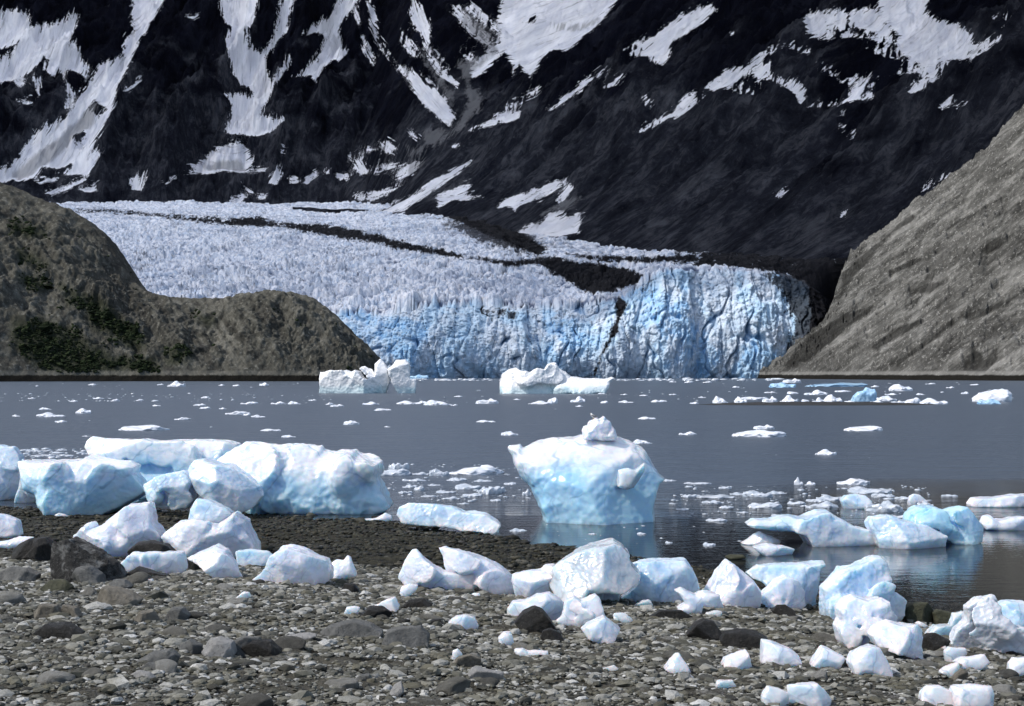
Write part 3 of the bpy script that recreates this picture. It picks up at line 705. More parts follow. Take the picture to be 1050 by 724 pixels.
def mat_hill(name, lo, mid, hi, st, rot):
    N = Nodes(name); p = N.pos(); z = N.z(p)[2]
    big = N.noise(p, 0.02, 6, 0.6, 0.4); cx_ = N.n('ShaderNodeCombineXYZ'); N.l(N.attr('ac'), cx_.inputs[0]); N.l(N.attr('ln'), cx_.inputs[1]); sf = cx_.outputs[0]; st_ = N.noise(N.mapping(sf, st), 0.2, 9, 0.74, 0.3); fine = N.noise(p, 0.5, 8, 0.72)
    c = N.ramp(st_, [(0.38, lo), (0.5, mid), (0.63, hi)])
    c = N.mix(N.math('MULTIPLY', N.rng(big, 0.4, 0.62), 0.6), c, tuple(x * 0.62 for x in mid))
    st2 = N.noise(N.mapping(sf, (1, 0.22, 1)), 0.055, 8, 0.7, 0.5)
    c = N.mix(N.math('MULTIPLY', N.rng(st2, 0.52, 0.62), 0.6), c, tuple(x * 0.8 for x in lo))
    c = N.mix(N.math('MULTIPLY', N.rng(st2, 0.46, 0.36), 0.5), c, tuple(x * 1.15 for x in hi))
    fleck = N.noise(p, 0.33, 9, 0.78); vc = N.z(N.voronoi(p, 0.42, 'F1', 'Color'))[0]; vd = N.voronoi(p, 0.42, 'F1')
    c = N.mix(N.math('MULTIPLY', N.rng(fleck, 0.53, 0.66), 0.65), c, tuple(min(1, x * 1.7) for x in hi))
    c = N.mix(N.math('MULTIPLY', N.math('MULTIPLY', N.rng(vc, 0.8, 0.84), N.rng(N.math('ADD', vd, N.math('MULTIPLY', fleck, 0.3)), 0.44, 0.3)), 0.3), c, tuple(min(1, x * 2.1) for x in hi))
    c = N.mix(N.math('MULTIPLY', N.rng(fleck, 0.44, 0.3), 0.6), c, tuple(x * 0.4 for x in lo))
    sk_ = N.math('ADD', N.attr('streak'), N.math('MULTIPLY', N.math('SUBTRACT', N.noise(N.mapping(sf, st), 0.15, 8, 0.72), 0.5), 18.0))
    c = N.mix(N.math('MULTIPLY', N.rng(sk_, -1.0, 2.0), 0.75), c, tuple(x * 0.55 for x in lo))
    veg = N.math('ADD', N.attr('veg'), N.math('MULTIPLY', N.math('SUBTRACT', N.noise(p, 0.07, 7, 0.7), 0.5), 22.0))
    c = N.mix(N.rng(veg, -9.0, 4.0, 0.0, 0.75), c, N.ramp(fine, [(0.3, (0.012, 0.016, 0.008)), (0.7, (0.04, 0.046, 0.026))]))
    tide = N.math('ADD', z, N.math('MULTIPLY', N.math('SUBTRACT', st_, 0.5), 1.6))
    c = N.mix(N.rng(tide, 3.6, 2.8), c, (0.014, 0.013, 0.011))
    c = N.mix(N.math('MULTIPLY', N.math('MULTIPLY', N.rng(tide, 3.4, 3.8), N.rng(tide, 6.5, 5.0)), 0.5), c, hi)
    nrm = N.bump(st_, 0.6, 2.0); nrm = N.bump(fleck, 0.55, 1.2, nrm)
    return N.done(c, 0.95, nrm, 0.04)

VEG = [poly(s) for s in '''Q 40,390 110,380 200,410 240,440 300,470 350,500 420,500 470,510 490,535 380,540 250,542 140,540 90,500 40,470
Q 190,285 240,300 290,320 340,350 360,380 420,420 440,460 400,470 340,430 290,400 260,360 210,320
Q 40,90 80,95 130,115 100,125 40,115
Q 520,480 570,470 590,500 550,520 520,515
Q 60,170 110,195 140,215 110,215 60,190
Q 60,250 120,260 140,285 90,290
Q 380,440 440,440 430,470 400,470
Q 620,380 660,385 650,392'''.split('\n')]
LSIL = [(-330, 640, -330, 120, 900), (-180, 660, -190, 150, 900), (-90, 690, -95, 172, 905), (-40, 715, -40, 180, 905), (0, 735, 13, 191, 905), (30, 745, 40, 204, 900), (60, 752, 70, 214, 895), (90, 758, 92, 228, 890), (105, 760, 108, 243, 885), (118, 762, 120, 265, 875), (132, 764, 134, 288, 862), (150, 765, 152, 301, 845),
        (175, 766, 172, 304, 840), (200, 767, 198, 306, 838), (230, 768, 230, 306, 836), (258, 768, 258, 303, 834), (285, 768, 285, 300, 832), (305, 768, 302, 300, 830), (325, 770, 322, 306, 828), (345, 772, 342, 322, 822), (360, 775, 356, 337, 815), (372, 780, 370, 350, 808), (382, 790, 381, 363, 805), (388, 800, 388, 380, 806), (390, 806, 391, 386.5, 808)]
v, q = hill('h', LSIL, 240, 620, lambda t: 0.16 * np.sin(t * math.pi) * 0.6,
            lambda V, t, h: 6.5 * ridged(V[..., 0] / 46 + V[..., 2] / 60, V[..., 1] / 90, V[..., 2] / 70, 4, 0.58) + 2.6 * fbm(V[..., 0] / 9, V[..., 1] / 14, V[..., 2] / 10, 4, 0.62) - 4, None, (0, 160, 0))
v[:, 2] += 1.1 * fbm(v[:, 0] / 6, v[:, 1] / 8, 0.3, 3, 0.6) * smooth(2, 12, v[:, 2])
px = CX + F * v[:, 0] / v[:, 1]; py = HY - F * (v[:, 2] - CAMZ) / v[:, 1]
veg = cover(px, py, VEG, -14.0)
HILL_V, HILL_VEG = v, veg
lhill = tag(link('hill', mk_mesh('hill', v, q, True, {'veg': veg, 'streak': np.full(len(v), -20.0), **lines(v, 130)}), mat_hill('brown_moraine_rock', (0.045, 0.043, 0.039), (0.094, 0.091, 0.076), (0.17, 0.164, 0.142), (1, 0.6, 1), (0, 0, 0))), kind='structure')

STREAK = [poly(s_) for s_ in '''S 300,525 400,430 500,365 585,340 580,355 500,420 400,500 330,540
S 580,470 640,410 720,380 740,385 680,430 600,480
S 640,520 720,460 830,380 840,390 740,470 660,525
S 490,240 560,170 700,60 720,70 600,170 520,260 480,330
S 860,545 870,490 900,470 930,500 975,460 965,510 930,550
S 920,160 960,130 1000,120 980,160 930,180
S 700,290 760,270 820,260 760,300 700,310
S 850,370 960,340 1010,320 1000,340 880,385
S 620,230 700,200 760,190 700,220 640,250'''.split('\n')]
RSIL = [(775, 1235, 782, 385.5, 1262), (785, 1215, 800, 374, 1262), (797, 1190, 822, 352, 1258), (808, 1160, 838, 338, 1250), (820, 1130, 849, 328, 1243), (832, 1100, 856, 310, 1236), (846, 1070, 862, 288, 1230), (860, 1040, 872, 264, 1222), (880, 1000, 890, 250, 1212), (900, 965, 918, 232, 1195), (922, 930, 945, 205, 1180), (945, 900, 970, 190, 1165), (968, 880, 995, 172, 1150), (992, 860, 1018, 148, 1135), (1016, 845, 1036, 128, 1120), (1042, 830, 1062, 96, 1110), (1075, 815, 1095, 60, 1100), (1120, 795, 1150, 20, 1090), (1200, 760, 1240, -30, 1080), (1320, 700, 1370, -60, 1040)]
v, q = hill('h', RSIL, 300, 560, lambda t: -0.02 * np.sin(t * math.pi),
            lambda V, t, h: 7 * ridged(V[..., 1] / 55 + V[..., 0] / 70, V[..., 0] / 160, V[..., 2] / 110, 4, 0.55) + 3.0 * fbm(V[..., 0] / 12, V[..., 1] / 18, V[..., 2] / 12, 5, 0.6) - 4, None, (200, 100, 0))
v[:, 2] += (2.8 * ridged(v[:, 0] / 9, v[:, 1] / 14, 0.3, 4, 0.65) + 1.5 * fbm(v[:, 0] / 4, v[:, 1] / 6, 0.3, 3, 0.65) + 4.0 * perlin(v[:, 0] / 26, v[:, 1] / 40, v[:, 2] / 30)) * smooth(2, 12, v[:, 2])
chute = cover(CX + F * v[:, 0] / v[:, 1], HY - F * (v[:, 2] - CAMZ) / v[:, 1], STREAK)
v[:, 2] -= 4.0 * smooth(-5, 5, chute) * smooth(4, 14, v[:, 2])
rhill = tag(link('hillside', mk_mesh('hillside', v, q, True, {'veg': np.full(len(v), -20.0), 'streak': cover(CX + F * v[:, 0] / v[:, 1], HY - F * (v[:, 2] - CAMZ) / v[:, 1], STREAK), **lines(v, 37)}), mat_hill('grey_scree_slope', (0.04, 0.039, 0.036), (0.115, 0.112, 0.103), (0.26, 0.253, 0.235), (1, 0.16, 1), (0, 0, 0))), kind='structure')

# (streaks are bands of finer dark scree)

# low gravel bar barely above the water in mid fjord
Yb = 183.0
th = np.linspace(0, 2 * math.pi, 120, endpoint=False); rr = np.linspace(0.02, 1, 24)
TH, RR = np.meshgrid(th, rr)
bx = at(838, 415, Yb)[0]
X = bx + 16.5 * RR * np.cos(TH); Y = Yb + 5.0 * RR * np.sin(TH) * (1 + 0.2 * perlin(TH * 1.5, 0.2, 0.1))
Z = 0.42 * (1 - RR**3) - 0.08 + 0.12 * fbm(X / 1.5, Y / 1.5, 0.2, 3)
i = np.arange(24 * 120).reshape(24, 120)
qq = np.stack([i[:-1], np.roll(i[:-1], -1, 1), np.roll(i[1:], -1, 1), i[1:]], -1).reshape(-1, 4)[:, ::-1]
gbar = tag(link('gravel_bar', mk_mesh('gravel_bar', np.stack([X, Y, Z], -1).reshape(-1, 3), qq), ROCK['dark']), kind='structure')
# ------------------------------------------------------------------ solid blocks from an outline: own distance, real depth
def block(outline, seed, Yb, thick=0.42, rnd_k=0.16, disp=0.05, facets=6, px_step=0.85, lean=0.0, scal=1.0, cuts=0.7, lobes=4):
    """closed solid whose side view is OUTLINE (pixels) at distance Yb; returns verts (world) and quads"""
    R = np.random.RandomState(seed)
    P = np.array(outline, float)
    w = np.ptp(P[:, 0]); h = np.ptp(P[:, 1])
    ppm = F / Yb
    T = thick * (0.55 * min(w, 1.6 * h) + 0.45 * math.sqrt(w * h)) / ppm
    Yc = Yb + 0.72 * T
    ppm = F / Yc
    U = (P[:, 0] - CX) / ppm; V = CAMZ - (P[:, 1] - HY) / ppm
    s = max(px_step / ppm, max(np.ptp(U), np.ptp(V)) / 150)
    m = 4 * s + disp * 0.5 * math.sqrt(np.ptp(U) * np.ptp(V))
    xs_ = np.arange(U.min() - m, U.max() + m, s); zs_ = np.arange(V.min() - m, V.max() + m, s)
    ys_ = np.arange(-1.4 * T - m, 1.4 * T + m, s)
    gx, gz = np.meshgrid(xs_, zs_, indexing='ij')
    s2 = sdf2(gx, gz, np.stack([U, V], 1))[:, None, :]
    size = math.sqrt(np.ptp(U) * np.ptp(V))
    X3, Y3, Z3 = np.meshgrid(xs_, ys_, zs_, indexing='ij')
    k = rnd_k * size
    hgt = (Z3 - V.min()) / max(np.ptp(V), 1e-6)
    f = smax(np.broadcast_to(s2, X3.shape), np.abs(Y3 - lean * T * (hgt - 0.35)) - T * (1.0 - 0.25 * hgt), k * 1.5)
    for i in range(facets):
        a = R.uniform(-1.3, 1.3); b = R.uniform(0.35, 1.0) * (1 if i % 3 else -1); c = R.uniform(-0.35, 1.0)
        n = np.array([math.sin(a) * 0.8, -b, c]); n /= np.linalg.norm(n)
        c0 = (n[0] * U + n[2] * V).max() + R.uniform(0.0, cuts) * abs(n[1]) * T
        f = smax(f, X3 * n[0] + Y3 * n[1] + Z3 * n[2] - c0, 0.012 * size + 0.5 * s)
    if w * h > 1500:                                      # bulges and broken flats inside the outline
        for i in range(lobes):
            a_ = R.randint(len(P)); b_ = R.uniform(0.35, 0.8)
            cu = U[a_] * b_ + U.mean() * (1 - b_); cv = V[a_] * b_ + V.mean() * (1 - b_)
            r_ = min(size * R.uniform(0.16, 0.3), 0.62 * T); fl_ = R.uniform(0.7, 1.3)
            lobe = np.sqrt((X3 - cu)**2 / fl_**2 + (Y3 + T * R.uniform(0.45, 0.8))**2 + (Z3 - cv)**2) - r_
            f = -smax(-f, -lobe, 0.05 * size)
        for i in range(5):
            n = np.array([R.uniform(-0.7, 0.7), -0.8, R.uniform(-0.35, 0.8)]); n /= np.linalg.norm(n)
            a_ = R.randint(len(P)); b_ = R.uniform(0.0, 0.6)
            c0 = n[0] * (U[a_] * b_ + U.mean() * (1 - b_)) + n[2] * (V[a_] * b_ + V.mean() * (1 - b_)) - n[1] * T * R.uniform(0.75, 1.05)
            c0 = max(c0, (n[0] * U + n[2] * V).max() + 0.05 * T)
            f = smax(f, X3 * n[0] + Y3 * n[1] + Z3 * n[2] - c0, 0.01 * size + 0.4 * s)
        f = smax(f, np.broadcast_to(s2, f.shape), 0.02 * size)
    q = scal / size
    ox = R.uniform(-50, 50)
    f = f + disp * size * (0.8 * perlin(X3 * 1.8 * q + ox, Y3 * 1.8 * q, Z3 * 1.8 * q) + 0.42 * (np.abs(perlin(X3 * 3.6 * q + ox, Y3 * 3.6 * q + 3, Z3 * 3.6 * q)) - 0.25) * 1.6
                           + 0.2 * (np.abs(perlin(X3 * 8.5 * q + ox, Y3 * 8.5 * q, Z3 * 8.5 * q)) - 0.25) + 0.14 * perlin(X3 * 24 * q + ox, Y3 * 24 * q, Z3 * 24 * q))
    v, qd = surface_nets(f.astype(np.float32), (xs_[0], ys_[0], zs_[0]), s)
    v[:, 1] += Yc
    return v, qd

_seed = [100]
def solid(name, label, cat, out, mat, by=None, parent=None, group=None, Y=None, **kw):
    P = poly(out) if isinstance(out, str) else out
    _seed[0] += 1
    if Y is None:
        i = np.argmax(P[:, 1])
        Y = hit(P[i, 0], by if by else P[i, 1])
    v, q = block(P, kw.pop('seed', _seed[0]), Y, **kw)
    if parent is not None:
        o = link(name, mk_mesh(name, v - np.array(parent.location), q), mat, parent)
        if label: o['label'] = label
        return o
    org = np.array([v[:, 0].mean(), v[:, 1].mean(), v[:, 2].min()])
    o = link(name, mk_mesh(name, v - org, q), mat, None, org)
    return tag(o, label, cat, group)

def ice(label, out, mat='white', name='ice_block', cat='ice block', **kw):
    return solid(name, label, cat, out, ICE[mat], **kw)

# ---- big pieces at the waterline
GB = 'stranded ice along the waterline'
ice('pale ice lump cut off by the frame beside the big rounded block at the waterline', 'A -60,100 52,112 80,140 92,170 92,240 88,290 60,325 -60,332', 'pale', group=GB)
ice('smooth upright ice slab wedged between the cut-off lump and the big rounded block', 'A 88,142 120,200 140,262 190,300 204,342 150,340 60,338 76,280 86,200', 'clear', group=GB, thick=0.3)
ice('big rounded pale blue block sitting on the dark shore, belly towards the beach', 'A 92,168 130,172 200,172 330,165 355,150 400,160 470,165 540,165 575,185 560,215 585,265 600,290 560,315 500,350 440,385 380,392 300,388 240,375 205,345 185,300 130,275 112,215', 'blue', group=GB, thick=0.55, lean=0.35, disp=0.035)
ice('long flat-topped blue slab lying behind the other ice at the waterline', 'A 352,112 358,85 380,72 440,78 520,80 600,78 640,88 700,86 780,82 860,86 930,90 965,100 960,200 900,300 600,320 480,300 440,200 410,160 370,142', 'blue', by=523, group=GB, thick=0.4, lean=0.3, disp=0.03)
ice('low wedge of grey white ice between the rounded block and the tilted boulder of ice', 'A 585,262 640,235 690,218 740,207 770,225 795,265 805,310 770,356 700,368 650,358 610,326', 'pale', by=529.5, group=GB, thick=0.5, lean=0.4)
ice('tilted oval boulder of ice leaning on the large blue berg', 'A 762,205 790,165 830,160 880,180 940,190 1000,230 1060,270 1075,310 1040,356 985,380 920,374 850,338 800,290 775,245', 'pale', group=GB, thick=0.45, lean=0.5, disp=0.035, by=532)
ice('largest stranded blue berg, white ragged top and undercut belly', 'P 222,500 219.6,476 230,468 242,458 252,451.5 265,452.7 285,455 308,455.5 329.5,457.8 333,461.5 343,464 353,463 363.5,462.8 368.6,467.9 380,470 393.8,471.6 391.3,481.7 386,489.3 391,496 395,503.2 401,518.3 391,525 366,533 348,530.5 305,528.5 285,526 255,526 235,520',
    'blue', by=527, group=GB, thick=0.34, lean=0.5, disp=0.06, facets=8)
ice('small broken piece of ice at the foot of the largest blue berg', 'B 450,407 520,400 555,380 580,390 585,417 520,417', 'white', px_step=0.8)
ice('low white slab of ice at the water edge beside the largest blue berg', 'B 595,390 610,355 650,338 740,342 830,348 880,372 960,380 1010,405 1028,422 1015,442 1020,460 960,447 880,447 800,432 700,430 620,422', 'pale', group=GB, thick=0.5, disp=0.045)
ice('tiny pale fragment on the dark mud in front of the rounded block', 'A 218,390 240,380 262,386 285,392 240,397', 'white', px_step=0.7)
ice('small blue fragment tucked under the low wedge of ice', 'A 522,350 560,320 610,302 632,335 600,352 560,354', 'blue', px_step=0.8)

# ---- the tower berg standing in the shallows
Yt = hit(605, 537.5)
t_xyz = at(600, 537, Yt)
berg = tag(bpy.data.objects.new('iceberg', None), 'blue mushroom-shaped iceberg standing in calm shallows with a white knob on top', 'iceberg'); C.objects.link(berg)
berg.location = [float(t_xyz[0]), float(Yt + 1.2), 0.0]
solid('body', None, None, 'C 65,142 75,125 125,118 137,132 185,114 240,107 320,108 352,98 420,92 475,97 540,115 590,145 612,185 625,210 640,235 660,255 635,275 622,300 610,350 610,440 560,446 430,450 300,446 207,438 203,385 178,335 162,305 155,285 120,250 95,210 85,172', ICE['tower'], Y=Yt, parent=berg, thick=0.62, lean=0.6, disp=0.035, facets=5, rnd_k=0.3, lobes=0, seed=21)
solid('knob', 'white crusty knob of ice', None, 'C 352,80 358,66 372,58 380,44 392,40 402,32 414,38 430,25 438,38 452,46 458,62 470,74 478,98 470,112 356,112', ICE['white'], Y=Yt + 1.15, parent=berg, thick=0.5, disp=0.085, px_step=0.7, scal=1.15, facets=3)
solid('flake', 'greyish smooth flake of ice on the front', None, 'C 485,225 520,215 545,225 582,200 580,225 560,262 540,290 505,298 480,285', ICE['clear'], Y=Yt - 0.15, parent=berg, thick=0.5, disp=0.04, px_step=0.9)

# ---- loose pieces over the pebbles, cluster by cluster
ice('peaked white block with a bright slope behind the big mottled rock', 'A 285,478 320,460 350,430 380,420 387,440 430,425 480,385 530,350 600,345 612,380 620,420 640,445 660,475 655,500 600,522 540,545 470,560 420,555 360,520 310,490', 'white', thick=0.5, lean=0.5)
ice('broad snowy block carrying a flat slab on top', 'A 660,470 700,440 740,415 800,405 850,415 900,420 940,385 960,375 1000,410 1020,460 1045,510 1052,560 960,570 930,560 870,560 820,560 740,556 690,535', 'white', thick=0.5, lean=0.4)
ice('flat slab of ice lying on top of the broad snowy block', 'A 768,412 780,360 800,322 850,328 920,360 945,382 905,425 850,420 800,410', 'pale', by=571, thick=0.45, lean=0.3)
ice('flat-topped white piece propped on dark stones in front of the peaked block', 'P 127.5,575 136,566.3 156,565.8 187,566.3 190.5,573 190.5,583.9 187,588.9 174,589.7 161.5,587.7 141,583 131,586.5 128,578', 'white', thick=0.45)
ice('leaning white piece with a pointed foot beside the flat-topped piece', 'P 192,572 202,567.6 212,563.8 220,560 232,563.8 242,575 248.6,592.7 245,595.5 237,592 222,591 214.5,583.6 202,576', 'white', thick=0.5, lean=0.5)
ice('low ice shelf behind the smooth rounded mound of ice', 'P 243,565 256,564 275,566 284,572 276,581 262,583 245,579', 'pale', thick=0.6)
ice('smooth rounded mound of ice with a small spike beside it', 'P 280,567.5 286.5,562.5 298,561 309,563.8 322,569 336,574 340,585 339.5,595 331,598.5 305.5,600.5 280,600.5 262.6,600.5 256.3,597 266.4,589 275,581', 'white', thick=0.55, lean=0.4)
ice('small spiked piece of ice at the end of the smooth rounded mound', 'P 337,580 345,574 352,574 356,569 359.5,571 361,577 366,590 358.5,592 348.4,597 339,597', 'white', px_step=0.9)
ice('pale ice chunk cut off by the frame above the rocks, upright', 'P -12,526 6,527 13,530 19,533.5 23,548.6 13,552 -12,551', 'white')
ice('flat ice shard lying under the cut-off upright chunk', 'P -12,556 8,554 20,550 34,551 30,558 24,561.5 -10,563', 'white')
ice('horned white block with two raised points on the beach', 'F 604,95 612,66 640,15 B 665,530 682,528 710,555 750,590 F 790,62 900,72 945,78 935,120 880,155 800,155 720,132 690,112 682,130 640,122', 'white', thick=0.45, lean=0.5)
ice('little stub of ice under the horned block', 'F 605,172 620,125 650,112 690,118 680,140 640,172', 'white', px_step=0.8)
ice('long white ramp of ice sloping down beside the horned block', 'B 772,522 800,515 850,530 930,555 1000,590 G 25,140 90,185 108,250 60,252 20,235 F 1040,165 930,110 F 800,62', 'white', thick=0.4, lean=0.5)
ice('rough low ice piece between the sloping ramp and the great tilted slab', 'G 92,200 95,180 130,165 200,160 215,142 248,140 255,200 235,235 240,266 180,275 110,275', 'white', by=616, thick=0.4)
ice('great tilted slab of grey white ice, the tallest on the pebbles', 'G 222,205 238,140 290,115 350,85 420,70 470,58 500,72 525,100 532,140 567,180 565,202 545,215 490,236 420,226 370,222 345,248 290,280 255,255 228,222', 'clear', by=621, thick=0.6, lean=0.5, disp=0.04, lobes=0, seed=9)
ice('shaded grey foot of ice holding up the great tilted slab', 'G 380,215 500,215 484,300 450,325 425,322 400,270', 'clear', by=618, thick=0.5)
ice('thin pointed chip of ice on top of the great tilted slab', 'G 340,85 352,72 400,70 480,60 520,82 528,110 525,130 500,120 420,100', 'white', by=616, thick=0.3)
ice('hooked piece of dirty white ice curling over a black rock', 'G 70,340 75,310 95,280 140,275 180,250 230,242 270,270 290,300 272,350 240,352 200,322 160,318 130,330 100,352', 'white', thick=0.5)
ice('star-cornered white block in front of the great tilted slab', 'G 255,350 275,330 290,275 320,262 345,275 400,252 415,262 430,320 442,345 380,362 350,382 290,377', 'white', thick=0.55)
ice('faceted ice lump resting against the star-cornered block', 'G 348,385 365,360 430,335 460,355 495,385 480,405 455,430 450,442 430,427 370,412', 'white', thick=0.6)
ice('domed white block with a straight cut side behind the great tilted slab', 'G 480,272 520,240 560,195 538,140 570,130 650,122 735,128 760,165 785,215 785,242 740,262 700,283 640,288 580,275 500,288', 'pale', thick=0.45, lean=0.4)
ice('crumbly bits of ice at the foot of the domed block', 'G 540,295 570,275 600,270 612,292 580,305', 'clear', px_step=0.7, disp=0.1)
ice('small clear cube of ice behind the faceted lump', 'G 465,330 470,322 510,320 535,340 542,357 470,364', 'clear', px_step=0.8)
ice('small diamond of ice beside the black rock', 'G 38,412 60,390 85,388 98,420 70,437 45,432', 'white', px_step=0.8)
ice('thin bar of ice lying flat among pebbles below the black rock', 'G 97,458 105,452 130,450 150,458 225,460 228,485 160,487 105,478', 'white', px_step=0.8)
ice('grey translucent flake lying on pebbles', 'G 425,525 470,515 487,525 470,545 430,542', 'clear', px_step=0.8)
ice('small pyramid of ice standing alone on the pebbles', 'G 655,528 700,475 712,472 735,505 755,542 690,548', 'white', px_step=0.8, thick=0.6)
ice('slanted ice wedge beside the two dark boulders', 'G 870,518 880,490 960,455 975,490 985,532 930,537', 'white', px_step=0.8, thick=0.55)
ice('low brick of ice near the small pyramid', 'G 845,602 850,572 910,570 927,602 880,609', 'white', px_step=0.8, thick=0.55)
ice('tiny ice chip at the foot of the small pyramid', 'G 726,550 745,542 770,562 745,568', 'clear', px_step=0.6)
ice('small rounded ice lump beside a dark stone with a wedge of ice', 'F 388,232 400,208 430,203 452,210 442,242 400,247', 'white', px_step=0.7)
ice('tilted ice wedge poking out behind a dark stone', 'F 500,207 540,185 595,165 612,200 605,234 560,220', 'white', px_step=0.8)
ice('squat five-sided ice lump alone on the pebbles', 'F 810,272 845,245 880,238 915,250 935,292 905,307 830,297', 'white', px_step=0.8, thick=0.6)
ice('little ice tooth stuck behind a flat brown rock', 'F 823,427 830,385 850,375 870,400 850,427', 'white', px_step=0.7)
ice('rounded ice nub between the squat lump and the thin bar', 'P 511,654 517,648 525,650 527,660 518,663.5 512,660', 'white', px_step=0.7)
ice('sliver of ice lying under the horned block', 'F 658,160 730,152 732,168 665,167', 'white', px_step=0.7)
ice('small square chip of ice under the sloping ramp', 'F 882,168 915,150 940,152 938,176 890,172', 'white', px_step=0.7)
ice('thin scrap of ice on pebbles below the leaning white piece', 'E 945,180 990,145 1010,148 1022,165 1000,178 960,184', 'white', px_step=0.7)
ice('small oval ice scrap among cobbles below the flat-topped piece', 'E 560,112 575,95 620,92 625,105 590,118', 'clear', px_step=0.7)

ice('jagged white block with a sharp peak beside the slab with a beak', 'K 72,400 80,368 105,322 122,305 138,285 160,295 185,315 215,345 242,380 242,427 200,437 130,424 100,412', 'white', thick=0.5, lean=0.4)
ice('rounded bubbly ice lump in front of the slab with a beak', 'K 238,385 290,345 315,332 350,345 374,380 374,422 350,440 260,438 240,425', 'white', thick=0.5)
ice('tall slab of ice with a beak at its upper corner', 'K 190,320 230,300 300,295 380,290 440,292 443,302 427,312 417,360 407,422 370,440 330,405 250,355', 'pale', by=623, thick=0.35, lean=0.3)
ice('low scalloped ice pieces spilling out below the jagged peak', 'G 700,303 730,282 712,255 695,235 720,228 770,250 800,240 860,250 875,300 800,295 790,322 740,328', 'white', thick=0.4, px_step=0.9)
ice('small flat chip of ice in front of the jagged peaked block', 'G 802,335 812,318 850,310 872,315 868,335', 'clear', px_step=0.7)
ice('tall layered block leaning at the water edge, highest of its heap', 'H 295,152 330,125 380,95 450,65 500,40 525,40 555,85 550,160 600,190 617,210 605,245 575,280 530,305 480,332 350,285 310,278 298,222', 'pale', by=640, thick=0.45, lean=0.5, disp=0.06, facets=9)
ice('lumpy bright white block lying against the tall layered block', 'H 355,300 368,275 362,237 385,205 420,190 470,205 520,190 540,200 545,240 572,262 560,292 500,312 482,332 460,372 420,387 390,387 365,352', 'white', thick=0.5, lean=0.4, disp=0.06)
ice('smooth white wedge with a tail, in front of the lumpy block', 'H 480,332 500,310 555,285 600,290 650,285 670,310 672,390 676,432 650,432 610,402 560,384 500,374', 'white', thick=0.5, lean=0.4)
ice('rounded triangular ice lump below the smooth white wedge', 'H 400,432 410,400 440,385 480,370 510,375 535,420 550,462 545,492 480,472 410,467', 'white', thick=0.6)
ice('blunt block of ice with a square end near the dark boulders', 'H 75,442 78,350 110,352 180,380 215,410 225,437 200,450 120,447', 'white', thick=0.55)
ice('pointed ice block between the blunt block and the rounded triangular lump', 'H 255,442 290,390 300,372 340,390 380,410 360,442 350,464 290,462', 'white', thick=0.6)
ice('ice lump at the bottom edge, the smaller of the pair', 'H 75,560 82,540 95,518 130,525 178,545 178,600 80,600', 'white')
ice('flat-topped ice lump at the bottom edge, the longer of the pair', 'H 170,550 170,515 220,512 280,505 310,535 335,570 320,605 180,605', 'white')
ice('rounded ice lump at the bottom edge below the dirty block', 'H 660,590 668,545 690,518 740,520 787,540 790,600', 'white')
ice('long brick of ice at the bottom edge below the dirty block', 'H 778,600 780,520 850,515 925,518 930,545 925,600', 'white')
ice('large dirty white block smeared with grit beside the water', 'H 780,362 800,312 835,280 830,222 870,195 930,180 942,200 935,240 960,260 1000,290 1070,300 1090,360 1070,402 1000,412 940,412 880,392 840,402 790,385', 'dirty', thick=0.5, lean=0.4, disp=0.06)
ice('clean pale block standing behind the dirty white block', 'H 940,217 990,203 1060,210 1100,250 1090,310 1060,330 980,330 945,280', 'pale', by=655, thick=0.5)
ice('thin bent slab of ice reaching out from the dirty white block', 'H 785,247 825,240 838,280 805,312 785,350 740,335 680,333 684,322 720,297 775,292', 'clear', by=656, thick=0.4)
ice('upper of three stacked ice cubes beside the dirty white block', 'H 755,390 770,375 835,380 840,402 800,425 760,435', 'white', px_step=0.9, by=682)
ice('middle tilted ice slab of three beside the dirty white block', 'H 785,432 820,415 900,402 918,430 900,447 860,467 800,455', 'white', px_step=0.9)
ice('lowest of three ice pieces, leaning on a small tan stone', 'H 730,462 760,445 800,430 812,452 780,492 735,472', 'white', px_step=0.9)
ice('small ice splinter beside the algae-covered boulders', 'H 645,287 660,278 695,295 672,308', 'white', px_step=0.7)
ice('small grey ice nub behind the three stacked pieces', 'H 725,390 760,370 762,402 728,404', 'clear', px_step=0.7)
ice('upright ice piece cut by the frame below the dirty block', 'H 988,482 990,430 1005,412 1080,410 1090,500 995,497', 'white')
ice('pebble-sized ice chips scattered on the gravel below the slab with a beak', 'H 160,275 180,266 210,270 200,280', 'clear', px_step=0.6)

# ---- ice floating off the beach
GF = 'grounded ice floating near the beach'
ice('long pale double-humped floating ice beside the broad blue berg', 'K 192,172 215,155 270,158 300,147 370,152 420,135 455,135 490,160 520,180 570,190 592,227 590,240 470,242 385,238 365,205 330,192 260,187 210,184', 'pale', group=GF, thick=0.55, lean=0.5, disp=0.04)
ice('broad blue berg with a peaked shoulder floating near the water edge', 'K 678,160 690,140 722,122 775,118 810,132 855,118 875,120 905,155 925,184 917,222 870,236 820,234 790,215 730,190', 'blue', group=GF, thick=0.6, lean=0.4, disp=0.05)
ice('low pale shelf of ice floating in front of the broad blue berg', 'K 572,168 580,150 640,146 690,165 760,180 820,207 805,246 700,249 600,246 585,200', 'pale', group=GF, thick=0.5, lean=0.4)
ice('small white knob of ice floating behind the broad blue berg', 'K 693,100 697,86 712,79 730,83 752,100 750,116 695,116', 'white', by=519, px_step=0.8)
ice('smooth round-topped cube of ice mirrored in the calm water', 'K 488,100 500,83 530,80 560,85 577,102 577,126 495,126', 'pale', px_step=0.9, thick=0.6)
ice('low white raft of ice nearer the beach, behind its twin', 'K 180,230 210,208 235,195 270,210 302,225 290,234 250,234 215,237', 'white', px_step=0.9, thick=0.7)
